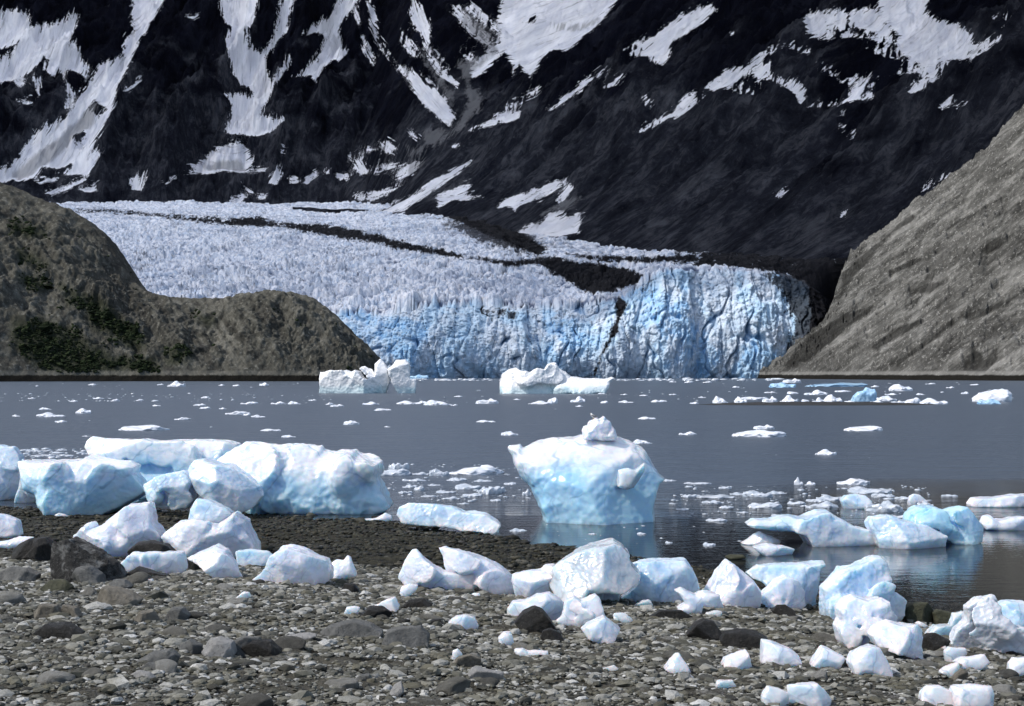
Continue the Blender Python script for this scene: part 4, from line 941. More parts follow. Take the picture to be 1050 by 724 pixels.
ice('low white raft of ice nearest the beach in the calm shallows', 'K 213,240 260,232 310,240 342,250 337,266 250,270 226,252', 'white', px_step=0.9, thick=0.7)
ice('lumpy ice chain floating at the frame edge beside the broad blue berg', 'K 915,168 925,148 945,145 962,158 1010,150 1080,150 1080,190 960,192 925,184', 'white', thick=0.6)
ice('flat white ice raft at the frame edge above the lumpy chain', 'K 875,108 890,92 950,90 1010,82 1080,80 1080,118 880,121', 'white', thick=0.7)

# ---- two white bergs in the middle of the fjord
b1 = tag(bpy.data.objects.new('iceberg', None), 'bright white iceberg with spikes and a split end tower before the brown hill', 'iceberg'); C.objects.link(b1)
Yq = hit(380, 403.3); b1.location = [float(v) for v in (at(378, 403, Yq)[0], Yq, 0)]
solid('body', None, None, 'Y 130,335 140,290 138,240 142,160 190,152 230,145 270,155 340,150 375,165 420,150 440,160 465,200 480,215 500,222 530,215 500,185 450,140 452,122 480,120 510,140 530,150 555,190 558,100 575,80 597,66 630,95 650,140 668,240 650,330 560,332 380,332 250,326', ICE['berg'], Y=Yq, parent=b1, px_step=0.45, thick=0.5, lean=0.9, disp=0.05, facets=4, cuts=0.9)
solid('tower', None, None, 'Y 655,140 700,100 720,70 790,65 820,100 828,180 825,215 872,225 862,335 745,335 690,240', ICE['berg'], Y=Yq, parent=b1, px_step=0.45, thick=0.5, lean=0.9, disp=0.05, facets=4)
b2 = tag(bpy.data.objects.new('iceberg', None), 'white iceberg with a low ramp and grey dirt streaks before the ice cliff', 'iceberg'); C.objects.link(b2)
Yq = hit(560, 403.8); b2.location = [float(v) for v in (at(570, 403, Yq)[0], Yq, 0)]
solid('body', None, None, 'Z 92,310 90,240 100,170 150,140 200,130 240,150 300,160 350,130 410,135 430,100 490,78 510,120 560,150 590,180 610,240 560,310 430,312 250,312', ICE['berg'], Y=Yq, parent=b2, px_step=0.45, thick=0.5, lean=0.9, disp=0.06, facets=5)
solid('ramp', None, None, 'Z 480,230 560,215 590,182 700,195 830,200 890,185 920,195 880,228 838,308 700,312 560,310 470,305', ICE['berg'], Y=Yq, parent=b2, px_step=0.45, thick=0.5, lean=0.9, disp=0.05, facets=4)

# ---- notable rocks
def rock(label, out, mat, **kw):
    kw.setdefault('px_step', 0.9); kw.setdefault('thick', 0.6); kw.setdefault('disp', 0.045)
    return solid('boulder', label, 'rock', out, ROCK[mat], **kw)
rock('black pointed rock under the hooked piece of ice', 'G 100,358 130,320 175,297 205,310 235,345 262,388 210,404 130,390', 'dark')
rock('small dark angular stone in front of the black pointed rock', 'G 195,410 205,385 235,375 270,395 285,425 230,432', 'dark')
rock('dark boulder beside the slanted ice wedge, the narrower of two', 'G 740,400 770,360 805,345 840,355 872,395 865,432 790,430 745,425', 'dark')
rock('long dark boulder beside the slanted ice wedge, the wider of two', 'G 862,420 880,392 940,382 1000,390 1040,415 1050,455 960,460 880,452', 'dark')
rock('algae-green boulder at the water edge beside the tall layered ice', 'H 600,250 612,222 630,212 690,209 712,240 705,292 650,278 605,272', 'green')
rock('smaller olive boulder touching the algae-green one at the water edge', 'H 708,245 730,236 780,247 775,292 715,290', 'green')
rock('dark lens-shaped stone under the thin bent slab of ice', 'H 670,345 690,326 720,322 770,345 748,390 690,395 670,375', 'dark')
rock('small tan stone under the lowest of three ice pieces', 'H 782,495 795,470 815,452 842,465 835,492 800,505', 'tan')
rock('big mottled rock with pale lichen specks before the peaked ice block', 'P 60,588 60,556 73,551 88,559 106,567.5 121,577 126,592 95,598 70,594', 'mottled', disp=0.07)
rock('dark round rock beside the big mottled rock', 'A 90,525 140,485 190,480 225,520 237,562 180,580 110,565', 'dark')
rock('dark smooth stone between the peaked block and the flat-topped ice', 'A 525,535 560,500 620,492 680,510 710,540 620,555 540,552', 'dark', by=577)
rock('dark stone supporting the flat-topped ice piece', 'E 520,70 560,45 640,70 690,80 640,100 560,95', 'dark')
rock('dark lump between the flat-topped ice and the leaning ice', 'A 752,600 758,572 790,568 820,590 825,615 770,620', 'dark')
rock('broad brown pyramid-shaped stone among the cobbles', 'E 382,190 420,122 480,130 540,155 575,178 560,200 470,208', 'tan')
rock('pale grey egg-shaped boulder, the lightest on the pebbles', 'E 828,385 850,340 890,332 945,350 958,400 900,422 850,412', 'pale', disp=0.03)
rock('grey boulder behind the pale egg-shaped boulder', 'E 945,345 1000,328 1060,330 1080,390 1000,412 958,400', 'grey')
rock('round grey stone beside the pale egg-shaped boulder', 'E 723,370 770,338 820,365 818,395 760,400', 'grey', disp=0.03)
rock('smooth white oval cobble lying flat near the bottom edge', 'E 522,488 560,465 610,475 635,497 590,505', 'pale', disp=0.02)
rock('broad flat grey stone above the white oval cobble', 'E 560,425 620,392 690,378 730,410 715,442 620,448', 'grey')
rock('long flat dark grey stone just above the white oval cobble', 'E 560,470 600,432 700,445 720,475 640,485', 'grey', by=690)
rock('speckled cobble sitting alone above the pale boulder', 'E 668,250 700,210 740,210 770,245 750,272 685,272', 'grey')
rock('brownish cobble near the speckled cobble', 'E 540,262 570,225 620,225 645,262 600,280', 'tan')
rock('blocky brown rock near the frame edge', 'E 135,235 165,195 230,200 252,240 200,262 145,258', 'tan')
rock('yellowish block beside the blocky brown rock', 'E 245,240 255,200 310,210 330,245 290,260', 'tan')
rock('low black rock with a shadowed hollow near the frame edge', 'E 150,310 190,275 270,272 340,310 320,342 200,330', 'dark')
rock('broad slab of layered grey rock with a dark gap beneath', 'F 290,312 330,285 420,262 500,280 545,310 540,345 480,340 400,320 310,325', 'grey', thick=0.7)
rock('angular grey rock beside the broad layered slab', 'F 545,345 560,300 620,285 700,285 735,320 730,372 640,378 560,372', 'grey', thick=0.7)
rock('flat pale rock lying beside the broad layered slab', 'F 130,345 160,325 240,315 280,322 200,352', 'pale', thick=0.9)
rock('dark squat rock near the bottom below the broad layered slab', 'F -30,370 20,340 90,345 130,385 120,420 20,415', 'dark')
rock('dark stone in front of the tilted ice wedge', 'F 455,240 490,205 540,205 590,230 570,252 500,255', 'dark')
rock('dark flat rock under the horned ice block', 'F 625,205 650,180 710,172 750,195 730,215 660,218', 'dark')
rock('flat brown rock in front of the little ice tooth', 'F 830,440 850,412 900,400 945,420 940,448 880,455', 'tan')
rock('long pale stone with dark pits near the bottom edge', 'F 890,475 910,450 980,465 1035,475 1030,520 960,520 900,500', 'pale', thick=0.5)
rock('small black stone on the pebbles near the squat five-sided ice lump', 'F 720,275 745,258 780,255 795,278 750,290', 'dark')
rock('rounded grey stone at the bottom edge', 'F 430,505 455,482 490,480 505,505 480,520 440,518', 'grey')
rock('rough pale stone at the bottom edge like a small peak', 'F 570,560 590,525 620,508 632,550 610,575', 'pale')
rock('dark rock at the foot of the slab with a beak', 'K 272,440 290,422 315,420 340,435 345,455 300,458', 'dark')
rock('dark stone at the edge of the algae flat beside the low shelf', 'F 375,140 390,112 430,112 450,140 420,152', 'dark')
rock('wide low dark rock behind the two dark boulders', 'G 600,335 640,310 720,312 760,335 700,350', 'dark')
rock('submerged green stone at the edge of the calm shallows', 'C 880,545 900,538 950,540 960,552 900,558', 'green', px_step=0.8)
rock('dark stone beside the cut-off upright ice chunk', 'P 14,562 22,556 32,552 44,560 46,572 30,576 16,572', 'dark')
rock('rough grey boulder at the frame edge above the cobbles', 'E -20,75 40,45 110,48 160,75 150,105 60,112 -20,105', 'grey')
rock('greenish flat boulder below the big mottled rock', 'E 170,130 200,98 260,95 300,125 280,150 200,152', 'green')
rock('round dark grey cobble beside the flat greenish boulder', 'E 440,115 465,95 510,98 540,125 500,140', 'grey')
rock('large grey boulder leaning before the big mottled rock', 'E 290,90 320,45 370,42 410,75 420,112 340,118', 'grey')
# ------------------------------------------------------------------ cobbles: 280 separate stones
def pebble_mesh(name, seed, n=9):
    R = np.random.RandomState(seed)
    ax = np.linspace(-1.35, 1.35, 22)
    X3, Y3, Z3 = np.meshgrid(ax, ax, ax, indexing='ij')
    f = np.sqrt(X3**2 + Y3**2 + Z3**2) - 1.08
    for i in range(n):
        d = R.normal(size=3); d /= np.linalg.norm(d)
        f = smax(f, X3 * d[0] + Y3 * d[1] + Z3 * d[2] - R.uniform(0.62, 0.98), 0.12)
    f = f + 0.07 * perlin(X3 * 1.8 + seed, Y3 * 1.8, Z3 * 1.8) + 0.03 * perlin(X3 * 4 + seed, Y3 * 4, Z3 * 4)
    v, q = surface_nets(f, (ax[0],) * 3, ax[1] - ax[0])
    me = mk_mesh(name, v, q); me.materials.append(ROCK['mixed']); return me
random.seed(5); R = np.random.RandomState(11)
PEB = [pebble_mesh('cobble', 40 + i) for i in range(14)]
n = 0; taken = []
tries = 0
while n < 280 and tries < 20000:
    tries += 1
    Y = 10.5 + 14.5 * R.rand() ** 1.25; x = R.uniform(-0.385, 0.385) * Y
    d = shore_d(x, Y)
    if d < flat_w(x) * (0.8 + 0.3 * R.rand()): continue
    r = 0.047 * math.exp(R.normal(0.0, 0.52)) * (1 + 0.35 * (Y - 10) / 10)
    r = min(r, 0.2)
    if any((x - a) ** 2 + (Y - b) ** 2 < (0.9 * (r + c)) ** 2 for a, b, c in taken): continue
    taken.append((x, Y, r))
    me = PEB[n % 14]
    o = bpy.data.objects.new('cobble', me); C.objects.link(o)
    fl = R.uniform(0.35, 0.7)
    o.scale = (r * R.uniform(1, 1.5), r * R.uniform(0.85, 1.2), r * fl)
    o.rotation_euler = (R.uniform(-0.2, 0.2), R.uniform(-0.2, 0.2), R.uniform(0, 6.28))
    o.location = (x, Y, float(beach_z(x, Y)) + r * fl * 0.35)
    tag(o, 'water-worn cobble lying loose among the small pebbles of the beach', 'cobble', 'cobbles of the pebble beach')
    n += 1

# ------------------------------------------------------------------ pebbles, seaweed, brash: uncountable stuff, one object each
t_ = (1 + 5 ** 0.5) / 2
ICO = np.array([(-1, t_, 0), (1, t_, 0), (-1, -t_, 0), (1, -t_, 0), (0, -1, t_), (0, 1, t_), (0, -1, -t_), (0, 1, -t_), (t_, 0, -1), (t_, 0, 1), (-t_, 0, -1), (-t_, 0, 1)], float)
ICO /= np.linalg.norm(ICO[0])
ICF = np.array([(0, 11, 5), (0, 5, 1), (0, 1, 7), (0, 7, 10), (0, 10, 11), (1, 5, 9), (5, 11, 4), (11, 10, 2), (10, 7, 6), (7, 1, 8), (3, 9, 4), (3, 4, 2), (3, 2, 6), (3, 6, 8), (3, 8, 9), (4, 9, 5), (2, 4, 11), (6, 2, 10), (8, 6, 7), (9, 8, 1)])
def subdiv(V, Fc):
    mid = {}; V = [tuple(p) for p in V]; out = []
    def m(a, b):
        k = (min(a, b), max(a, b))
        if k not in mid:
            p = np.array(V[a]) + np.array(V[b]); p /= np.linalg.norm(p); mid[k] = len(V); V.append(tuple(p))
        return mid[k]
    for a, b, c in Fc:
        x, y, z = m(a, b), m(b, c), m(c, a)
        out += [(a, x, z), (b, y, x), (c, z, y), (x, y, z)]
    return np.array(V), np.array(out)
IC2, IF2 = subdiv(ICO, ICF)
def lumps(name, pos, size, mat, base=(ICO, ICF), jit=0.28, seed=3, smooth_shade=True):
    """many small stones (or clumps) as one mesh; size: (n,3) half axes"""
    R = np.random.RandomState(seed); V, Fc = base; n = len(pos)
    a = R.uniform(0, 6.28, n); ca, sa = np.cos(a), np.sin(a)
    P = V[None] * (1 + R.uniform(-jit, jit, (n, len(V), 1)))
    P = P * size[:, None, :]
    x = P[..., 0] * ca[:, None] - P[..., 1] * sa[:, None]; y = P[..., 0] * sa[:, None] + P[..., 1] * ca[:, None]
    P = np.stack([x, y, P[..., 2]], -1) + pos[:, None, :]
    q = Fc[None] + (np.arange(n) * len(V))[:, None, None]
    rnd = np.repeat(R.rand(n), len(V))
    return link(name, mk_mesh(name, P.reshape(-1, 3), q.reshape(-1, 3), smooth_shade, {'rnd': rnd}), mat)

N = Nodes('pebble'); p = N.pos()
r = N.attr('rnd')
c = N.ramp(r, [(0.0, (0.018, 0.018, 0.014)), (0.3, (0.075, 0.073, 0.057)), (0.6, (0.18, 0.176, 0.148)), (0.85, (0.32, 0.315, 0.285)), (1.0, (0.55, 0.545, 0.52))])
c = N.mix(N.math('MULTIPLY', N.rng(N.noise(p, 60, 4), 0.45, 0.7), 0.5), c, (0.05, 0.048, 0.042))
c = N.mix(N.math('MULTIPLY', N.rng(N.noise(p, 2.2, 3), 0.45, 0.65), 0.55), c, (0.135, 0.124, 0.084))
m_peb = N.done(c, 0.75, N.bump(N.noise(p, 90, 5), 0.5, 0.01), 0.3)
def scatter(n, y0, y1, seed, keep):
    R = np.random.RandomState(seed)
    Y = np.sqrt(R.uniform(y0**2, y1**2, n * 3)); x = R.uniform(-0.40, 0.40, n * 3) * Y
    m = keep(x, Y, R)[: n * 3]
    return x[m][:n], Y[m][:n], R
def dry(x, Y, R):
    d = shore_d(x, Y); w = flat_w(x)
    return (R.rand(len(x)) < smooth(-1.5, 1.5, d - w + R.normal(0, 1.0, len(x)) + 2 * perlin(x / 2.5, Y / 2.0, 5.0)))
def dry2(x, Y, R):
    return dry(x, Y, R) & (0.9 * perlin(x / 1.3, Y / 0.7, 9.0) + 0.6 * perlin(x / 0.45, Y / 0.3, 4.0) > R.uniform(-0.75, 0.25, len(x)))
x, Y, R = scatter(78000, 9.5, 27, 21, dry2)
s = 0.0135 * np.exp(R.normal(0, 0.5, len(x))) * (1 + 0.5 * (Y - 10) / 12)
size = np.stack([s * R.uniform(1, 1.7, len(x)), s * R.uniform(0.8, 1.2, len(x)), s * R.uniform(0.3, 0.7, len(x))], 1)
tag(lumps('pebbles', np.stack([x, Y, beach_z(x, Y) + size[:, 2] * 0.4 + 0.012], 1), size, m_peb, jit=0.4, seed=5, smooth_shade=False), kind='stuff')
x, Y, R = scatter(7500, 9.5, 26, 22, dry2)
s = 0.031 * np.exp(R.normal(0, 0.3, len(x))) * (1 + 0.4 * (Y - 10) / 12)
size = np.stack([s * R.uniform(1, 1.7, len(x)), s * R.uniform(0.8, 1.2, len(x)), s * R.uniform(0.4, 0.75, len(x))], 1)
tag(lumps('larger_pebbles', np.stack([x, Y, beach_z(x, Y) + size[:, 2] * 0.35 + 0.01], 1), size, m_peb, (IC2, IF2), 0.2, seed=6, smooth_shade=False), kind='stuff')
# dark weed and wet stones on the flat between pebbles and water
N = Nodes('dark_seaweed'); p = N.pos(); r = N.attr('rnd')
c = N.ramp(r, [(0.0, (0.004, 0.004, 0.0025)), (0.6, (0.019, 0.0175, 0.008)), (0.88, (0.042, 0.037, 0.02)), (1.0, (0.08, 0.075, 0.06))])
m_weed = N.done(c, 0.6, N.bump(N.noise(p, 40, 5), 0.6, 0.02), 0.3)
def wetk(x, Y, R):
    d = shore_d(x, Y); w = flat_w(x)
    return (d > -0.4) & (R.rand(len(x)) < 1 - smooth(-1.0, 3.0, d - w + 2 * perlin(x / 2.5, Y / 2.0, 5.0))) & (perlin(x / 1.1, Y / 0.9, 2.0) > R.uniform(-0.7, 0.5, len(x)))
x, Y, R = scatter(15000, 18, 43, 23, wetk)
s = 0.035 * np.exp(R.normal(0, 0.4, len(x)))
size = np.stack([s * R.uniform(1, 2.2, len(x)), s * R.uniform(0.8, 1.3, len(x)), s * R.uniform(0.4, 0.8, len(x))], 1)
tag(lumps('seaweed', np.stack([x, Y, beach_z(x, Y) + size[:, 2] * 0.3], 1), size, m_weed, seed=9), kind='stuff')
# shrubs on the brown hill
R = np.random.RandomState(4)
m = np.nonzero((HILL_VEG + 13 * fbm(HILL_V[:, 0] / 13, HILL_V[:, 1] / 13, HILL_V[:, 2] / 13, 6, 0.85) > 4.5) & (HILL_V[:, 2] > 4.5))[0]
m = R.choice(m, min(4200, len(m)), replace=False)
s = 0.42 * np.exp(R.normal(0, 0.5, len(m)))
size = np.stack([s * R.uniform(0.9, 1.6, len(m)), s * R.uniform(0.9, 1.5, len(m)), s * R.uniform(0.6, 1.1, len(m))], 1)
N = Nodes('shrub_leaves'); r = N.attr('rnd')
m_shrub = N.done(N.ramp(r, [(0.0, (0.006, 0.0095, 0.004)), (0.7, (0.016, 0.025, 0.01)), (1.0, (0.034, 0.044, 0.02))]), 0.9, None, 0.1)
tag(lumps('shrubbery', HILL_V[m] + np.array([0, 0, 0.35]), size, m_shrub, jit=0.4, seed=8, smooth_shade=False), 'dark green shrubs creeping over the brown hill', kind='stuff')

# ------------------------------------------------------------------ floes: individual pieces of floating ice
def floe_mesh(i, mat):
    R = np.random.RandomState(300 + i)
    ax = np.linspace(-1.3, 1.3, 44); az = np.linspace(-0.9, 1.5, 34)
    X3, Y3, Z3 = np.meshgrid(ax, ax, az, indexing='ij')
    rr = np.sqrt(X3**2 + Y3**2) * (1 + 0.22 * perlin(X3 * 1.1 + 7 * i, Y3 * 1.1, 0.3))
    top = 0.55 + 0.5 * perlin(X3 * 1.6 + 5 * i, Y3 * 1.2, 0.7) + 0.55 * np.exp(-((X3 - R.uniform(-0.5, 0.5)) ** 2 + (Y3 - R.uniform(-0.3, 0.3)) ** 2) / R.uniform(0.06, 0.4))
    f = smax(smax((rr - 0.96) * 0.8, (Z3 - top) * 0.7, 0.15), -0.6 - Z3, 0.15)
    f = f + 0.12 * (np.abs(perlin(X3 * 2.6 + i, Y3 * 2.6, Z3 * 2.2)) - 0.25) + 0.05 * perlin(X3 * 6 + i, Y3 * 6, Z3 * 5)
    v, q = surface_nets(f.astype(np.float32), (ax[0], ax[0], az[0]), ax[1] - ax[0])
    v[:, 2] *= (az[1] - az[0]) / (ax[1] - ax[0]) if False else 1
    zt = v[:, 2].max(); v[:, 2] /= zt
    v[:, 0] /= np.abs(v[:, 0]).max(); v[:, 1] /= np.abs(v[:, 1]).max()
    me = mk_mesh('ice_floe', v, q); me.materials.append(mat); return me
FLO = [floe_mesh(i, ICE['floe']) for i in range(9)]
SLU = [floe_mesh(40 + i, ICE['slush']) for i in range(7)]
BLU = [floe_mesh(20 + i, ICE['bluefloe']) for i in range(3)]
FR = random.Random(17); fn = [0]
def floe(px, py, w, h, label, group=None, blue=False, slush=False):
    """PX: middle; PY: waterline; size in pixels of the photograph"""
    Y = 4.0 * F / (py - HY); k = Y / F
    lib = BLU if blue else SLU if slush else FLO; me = lib[fn[0] % len(lib)]; fn[0] += 1
    o = bpy.data.objects.new('ice_floe', me); C.objects.link(o)
    dep = 0.5 * w * FR.uniform(0.6, 0.9) * k
    o.scale = (0.5 * w * k, dep, h * k * 0.9)
    o.location = ((px - CX) * k, Y + dep * 0.6, -0.01)
    o.rotation_euler = (0, 0, FR.choice((0, math.pi)) + FR.uniform(-0.15, 0.15))
    return tag(o, label, 'ice floe', group)
def floes(s, label, group, slush=False):
    for t in s.split(';'):
        a_ = [float(c) for c in t.split(',')]; floe(*a_[:3], a_[3] * (0.72 if a_[3] < 6 else 1.0), label, group, False, slush)

floe(180, 396.5, 19, 6.5, 'peaked white floe near the shore of the brown hill')
floe(144, 441.5, 57, 6.5, 'long flat pale blue floe above the flat-topped blue slab')
floe(50, 427.5, 31, 5.5, 'long low white floe in open water, near the frame edge')
floe(85, 424, 17, 6, 'small humped floe beside the long low one near the frame edge')
floe(243, 425, 29, 4, 'thin straight white floe off the brown hill')
floe(450, 415.5, 33, 6, 'tapered white floe below the spiked white iceberg')
floe(419, 414.5, 28, 4, 'flat white floe touching the tapered one')
floe(360, 435.5, 17, 5, 'lone peaked floe above the largest blue berg')
floe(499, 414, 25, 6, 'chunky flat floe left of the streaked white iceberg')
floe(555, 414.5, 27, 4, 'flat floe under the streaked white iceberg')
floe(567, 413.8, 12, 7, 'little white cone on the flat floe under the streaked iceberg')
floe(593, 412.5, 17, 7, 'humped floe under the ramp of the streaked iceberg')
floe(664, 430, 20, 3, 'thin floe alone in open water beyond the mushroom berg')
floe(522, 446.5, 19, 5, 'low triangular floe beside the mushroom berg tip')
floe(660, 455, 23, 5, 'low floe just behind the mushroom berg shoulder')
floe(706, 446, 20, 4, 'thin peaked floe in the middle of open water')
floe(780, 448, 57, 8, 'long white floe with one humped end, largest in open water')
floe(784, 440, 22, 5, 'small slim floe just beyond the long humped floe')
floe(848, 466.5, 23, 6.5, 'small domed floe in open water below the straight rough floe')
floe(889, 442, 44, 6, 'straight rough-edged white floe in open water')
floe(819, 497, 10, 9, 'upright little ice knob beside a flat scrap')
floe(832, 497, 10, 4, 'flat scrap beside the upright little ice knob')
floe(878, 497, 36, 7, 'flat white floe lying clear of the brash above the calm water')
floe(485, 486.5, 64, 11, 'broad white floe beside the mushroom berg')
floe(887.5, 411.5, 27, 16, 'bright blue ice cube standing behind the dark gravel bar', blue=True)
floe(803, 397.5, 30, 6, 'low blue floe under the scree slope', blue=True)
floe(813, 392.5, 19, 5, 'white cap of ice right behind the low blue floe')
floe(862, 396.5, 66, 4.5, 'long flat slate-blue floe below the scree slope', blue=True)
floe(1022, 412, 44, 15, 'large white floe cut by the frame below the scree slope')
floe(1016, 414.5, 26, 6, 'pale blue floe in front of the large cut-off floe', blue=True)
floe(925, 401, 27, 8, 'white pointed floe beyond the blue ice cube')
floe(430, 388.6, 22, 5, 'dark blue flat floe at the foot of the ice cliff', blue=True)
floes('740,413.5,18,8;760,413,14,7;770,410,32,5;790,413.5,16,8;810,414,20,10;826,412,9,4;840,413.5,16,7;855,413.5,21,10;910,411,22,6;935,413.8,24,7;960,414.5,30,7;872,413.8,12,5;921,414,14,5;900,413,14,4',
      'white lump of ice stranded along the dark gravel bar', 'ice stranded on the gravel bar')
floes('813,404,13,4;838,405,26,6;990,404,9,4;898,397,9,3;945,405,10,3;975,398,9,2.5;866,402,18,3;790,403,12,2.5;915,405,14,3;1000,395,10,2;955,394,12,2;755,397.5,8,2.5;707,392.5,10,3.5;725,392.5,11,2.5;690,392,8,2',
      'small scrap of ice drifting between the gravel bar and the scree slope', 'scraps off the scree slope')
floes('94,395,9,2.5;164,395,7,2.5;227,395.5,7,2.5;242,396,9,2.5;16,427,9,3;61,433,13,3.5;187,430.5,19,4;46,420,14,3.5;254,414.5,17,4;210,408.5,9,3.5;204,416,14,3.5;228,419.5,8,2.5;210,419,13,3;88,447.5,10,1.5;270,395.5,11,5;143,411,9,3;117,411.5,11,4;32,409,9,2.5;75,412,9,2.5;160,416.5,9,2.5;100,409,12,3',
      'small white scrap of ice drifting off the brown hill', 'scraps off the brown hill')
floes('253,426,9,3.5;264,428,16,4.5;277,442,23,3.5;295,448.5,16,4;302,414.5,15,5;285,414.5,17,4.5;258,414,13,3.5;345,417,15,4;380,415,18,5;392,421,20,3.5;397,438,7,2;498,433,21,3.5;338,415,9,3.5;435,413.5,14,4;466,416,8,2.5;470,407,9,2;320,411,9,2.5',
      'small white scrap drifting below the spiked white iceberg', 'scraps below the spiked iceberg')
floes('594,417,8,2.5;620,413.5,9,4;642,413,17,4;674,412.5,13,4;504,433,9,2.5;618,404,10,2;640,405,8,2;660,406,9,2;690,405,8,2;530,410,8,2;680,412,9,3;720,408,9,2.5;712,414,10,3',
      'small white scrap drifting around the streaked white iceberg', 'scraps around the streaked iceberg')
floes('717,496.5,31,3.5;744,501,14,4;707,510,18,5;735,510.5,42,5.5;778,509.5,32,7;797,506.5,23,5;732,516,24,5;787,521,38,7;895,506,48,7;907,509.5,26,5;853,513,30,6;838,514.5,22,5;845,521,38,8;910,525,42,13;736,534.5,24,5;728,559.5,14,5;975,509,19,3;760,507.5,22,4;690,517,8,2.5;686,493.5,17,3.5;745,521,16,4;818,517,20,5;800,530,18,4;930,512,24,4;880,512,22,5;700,523,14,3;762,526,14,3;948,519,22,6;925,531,22,5',
      'thin pale floe in the brash beyond the calm shallows', 'floes of the brash by the calm shallows', True)
floes('404,487.5,37,8;408,481.5,24,8;430,487,20,5;450,488,22,8;425,493.5,27,4.5;468,493,22,5;480,501.5,32,6;457,505.5,22,4;502,506.5,26,9;462,512,20,5;484,509,22,5;495,494,22,4;420,500,16,5;430,503,12,6;440,509.5,18,3;510,505,16,7;540,508,10,8;508,514,12,4;531,545,20,5;608,548,10,2.5;658,548,11,3.5;686,557,8,3.5;415,506,16,4;445,498,14,3;523,497,14,4;475,517,14,3',
      'thin pale floe in the brash between the stranded ice and the mushroom berg', 'floes of the brash by the mushroom berg', True)
floes('36,463,24,3;58,465,16,3;45,468,30,3.5;28,462,10,2.5;62,462,12,3;70,468,10,2.5;24,466,12,3', 'thin sliver of ice in the brash behind the rounded block', 'brash behind the rounded block', True)

R = np.random.RandomState(31)
pts = []
for n_, x0, x1, y0, y1, sw in ((150, -20, 265, 403, 412, 1.4), (50, 265, 480, 403, 415, 1.3), (50, 480, 770, 400, 412, 1.3), (60, 720, 1070, 392, 411, 1.4), (220, 380, 800, 388.9, 390.5, 3.5), (30, -20, 330, 391.5, 400, 1.6),
                                (220, 690, 960, 497, 530, 2.0), (180, 395, 545, 476, 515, 2.0), (90, 15, 95, 460, 470, 3.0), (50, 560, 760, 505, 560, 1.2), (14, 0, 1050, 418, 470, 1.3)):
    px = R.uniform(x0, x1, n_); py = R.uniform(y0, y1, n_)
    Y = 4 * F / (py - HY)
    w = sw * np.exp(R.normal(0, 0.5, n_)) * Y / F * 0.6
    pts.append(np.stack([(px - CX) * Y / F, Y, 0.02 * w, w * R.uniform(0.8, 1.6, n_), w, np.minimum(w * R.uniform(0.25, 0.5, n_), w)], 1))
pts = np.concatenate(pts)
tag(lumps('brash_ice', pts[:, :3], pts[:, 3:], ICE['slush'], jit=0.3, seed=12), 'specks of brash ice strewn over the fjord', kind='stuff')

# ------------------------------------------------------------------ the gull perched on the mushroom berg
def ell(P, c, r):
    q = [(P[i] - c[i]) / r[i] for i in range(3)]
    return (np.sqrt(q[0]**2 + q[1]**2 + q[2]**2) - 1) * min(r)
def mk_gull(x, y, z, s):
    ax = np.arange(-0.32, 0.36, 0.0125); az = np.arange(-0.02, 0.5, 0.0125)
    P = np.meshgrid(ax, np.arange(-0.14, 0.14, 0.0125), az, indexing='ij')
    X3, Y3, Z3 = P
    tl = 0.35
    f = ell((X3, Y3, Z3 - tl * X3 * 0.6), (0, 0, 0.22), (0.17, 0.085, 0.088))
    f = -smax(-f, -ell((X3, Y3, Z3), (0.125, 0, 0.315), (0.06, 0.048, 0.075)), 0.04)
    f = -smax(-f, -ell((X3, Y3, Z3), (0.155, 0, 0.375), (0.056, 0.045, 0.045)), 0.03)
    f = -smax(-f, -ell((X3, Y3, Z3 - X3 * 0.25), (-0.2, 0, 0.21), (0.12, 0.045, 0.025)), 0.03)
    v, q = surface_nets(f.astype(np.float32), (ax[0], -0.14, az[0]), 0.0125)
    N = Nodes('white_feathers'); m1 = N.done((0.75, 0.75, 0.74), 0.8)
    N = Nodes('grey_feathers'); m2 = N.done((0.09, 0.095, 0.11), 0.8)
    N = Nodes('yellow_beak'); m3 = N.done((0.5, 0.32, 0.05), 0.5)
    g = tag(link('gull', mk_mesh('gull', v * s, q), m1, None, (x, y, z)), 'tiny gull perched on the knob of the mushroom berg', 'bird')
    g.rotation_euler = (0, 0, 2.6)
    def part(nm, f, m):
        v, q = surface_nets(f.astype(np.float32), (ax[0], -0.14, az[0]), 0.0125); link(nm, mk_mesh(nm, v * s, q), m, g)
    for sd in (-1, 1):
        part('wing', ell((X3, Y3, Z3 - tl * X3 * 0.6), (-0.06, sd * 0.072, 0.24), (0.2, 0.03, 0.065)), m2)
        part('leg', np.maximum(np.maximum(np.hypot(X3 - 0.01, Y3 - sd * 0.035) - 0.014, Z3 - 0.17), 0.0 - Z3), m3)
    part('beak', ell((X3, Y3, Z3), (0.22, 0, 0.368), (0.045, 0.014, 0.016)), m3)
dg = bpy.context.evaluated_depsgraph_get()
px, py = 608.5, 431
best = None
for k in range(40):
    b_ = at(px, py, Yt + 0.2 + 0.1 * k)
    ok_, lc_, *_ = scene.ray_cast(dg, (float(b_[0]), float(b_[1]), 6.0), (0, 0, -1))
    if ok_ and (best is None or lc_.z > best.z): best = lc_
loc = best
mk_gull(float(loc[0]), float(loc[1]), float(loc[2]) - 0.005, 0.42)

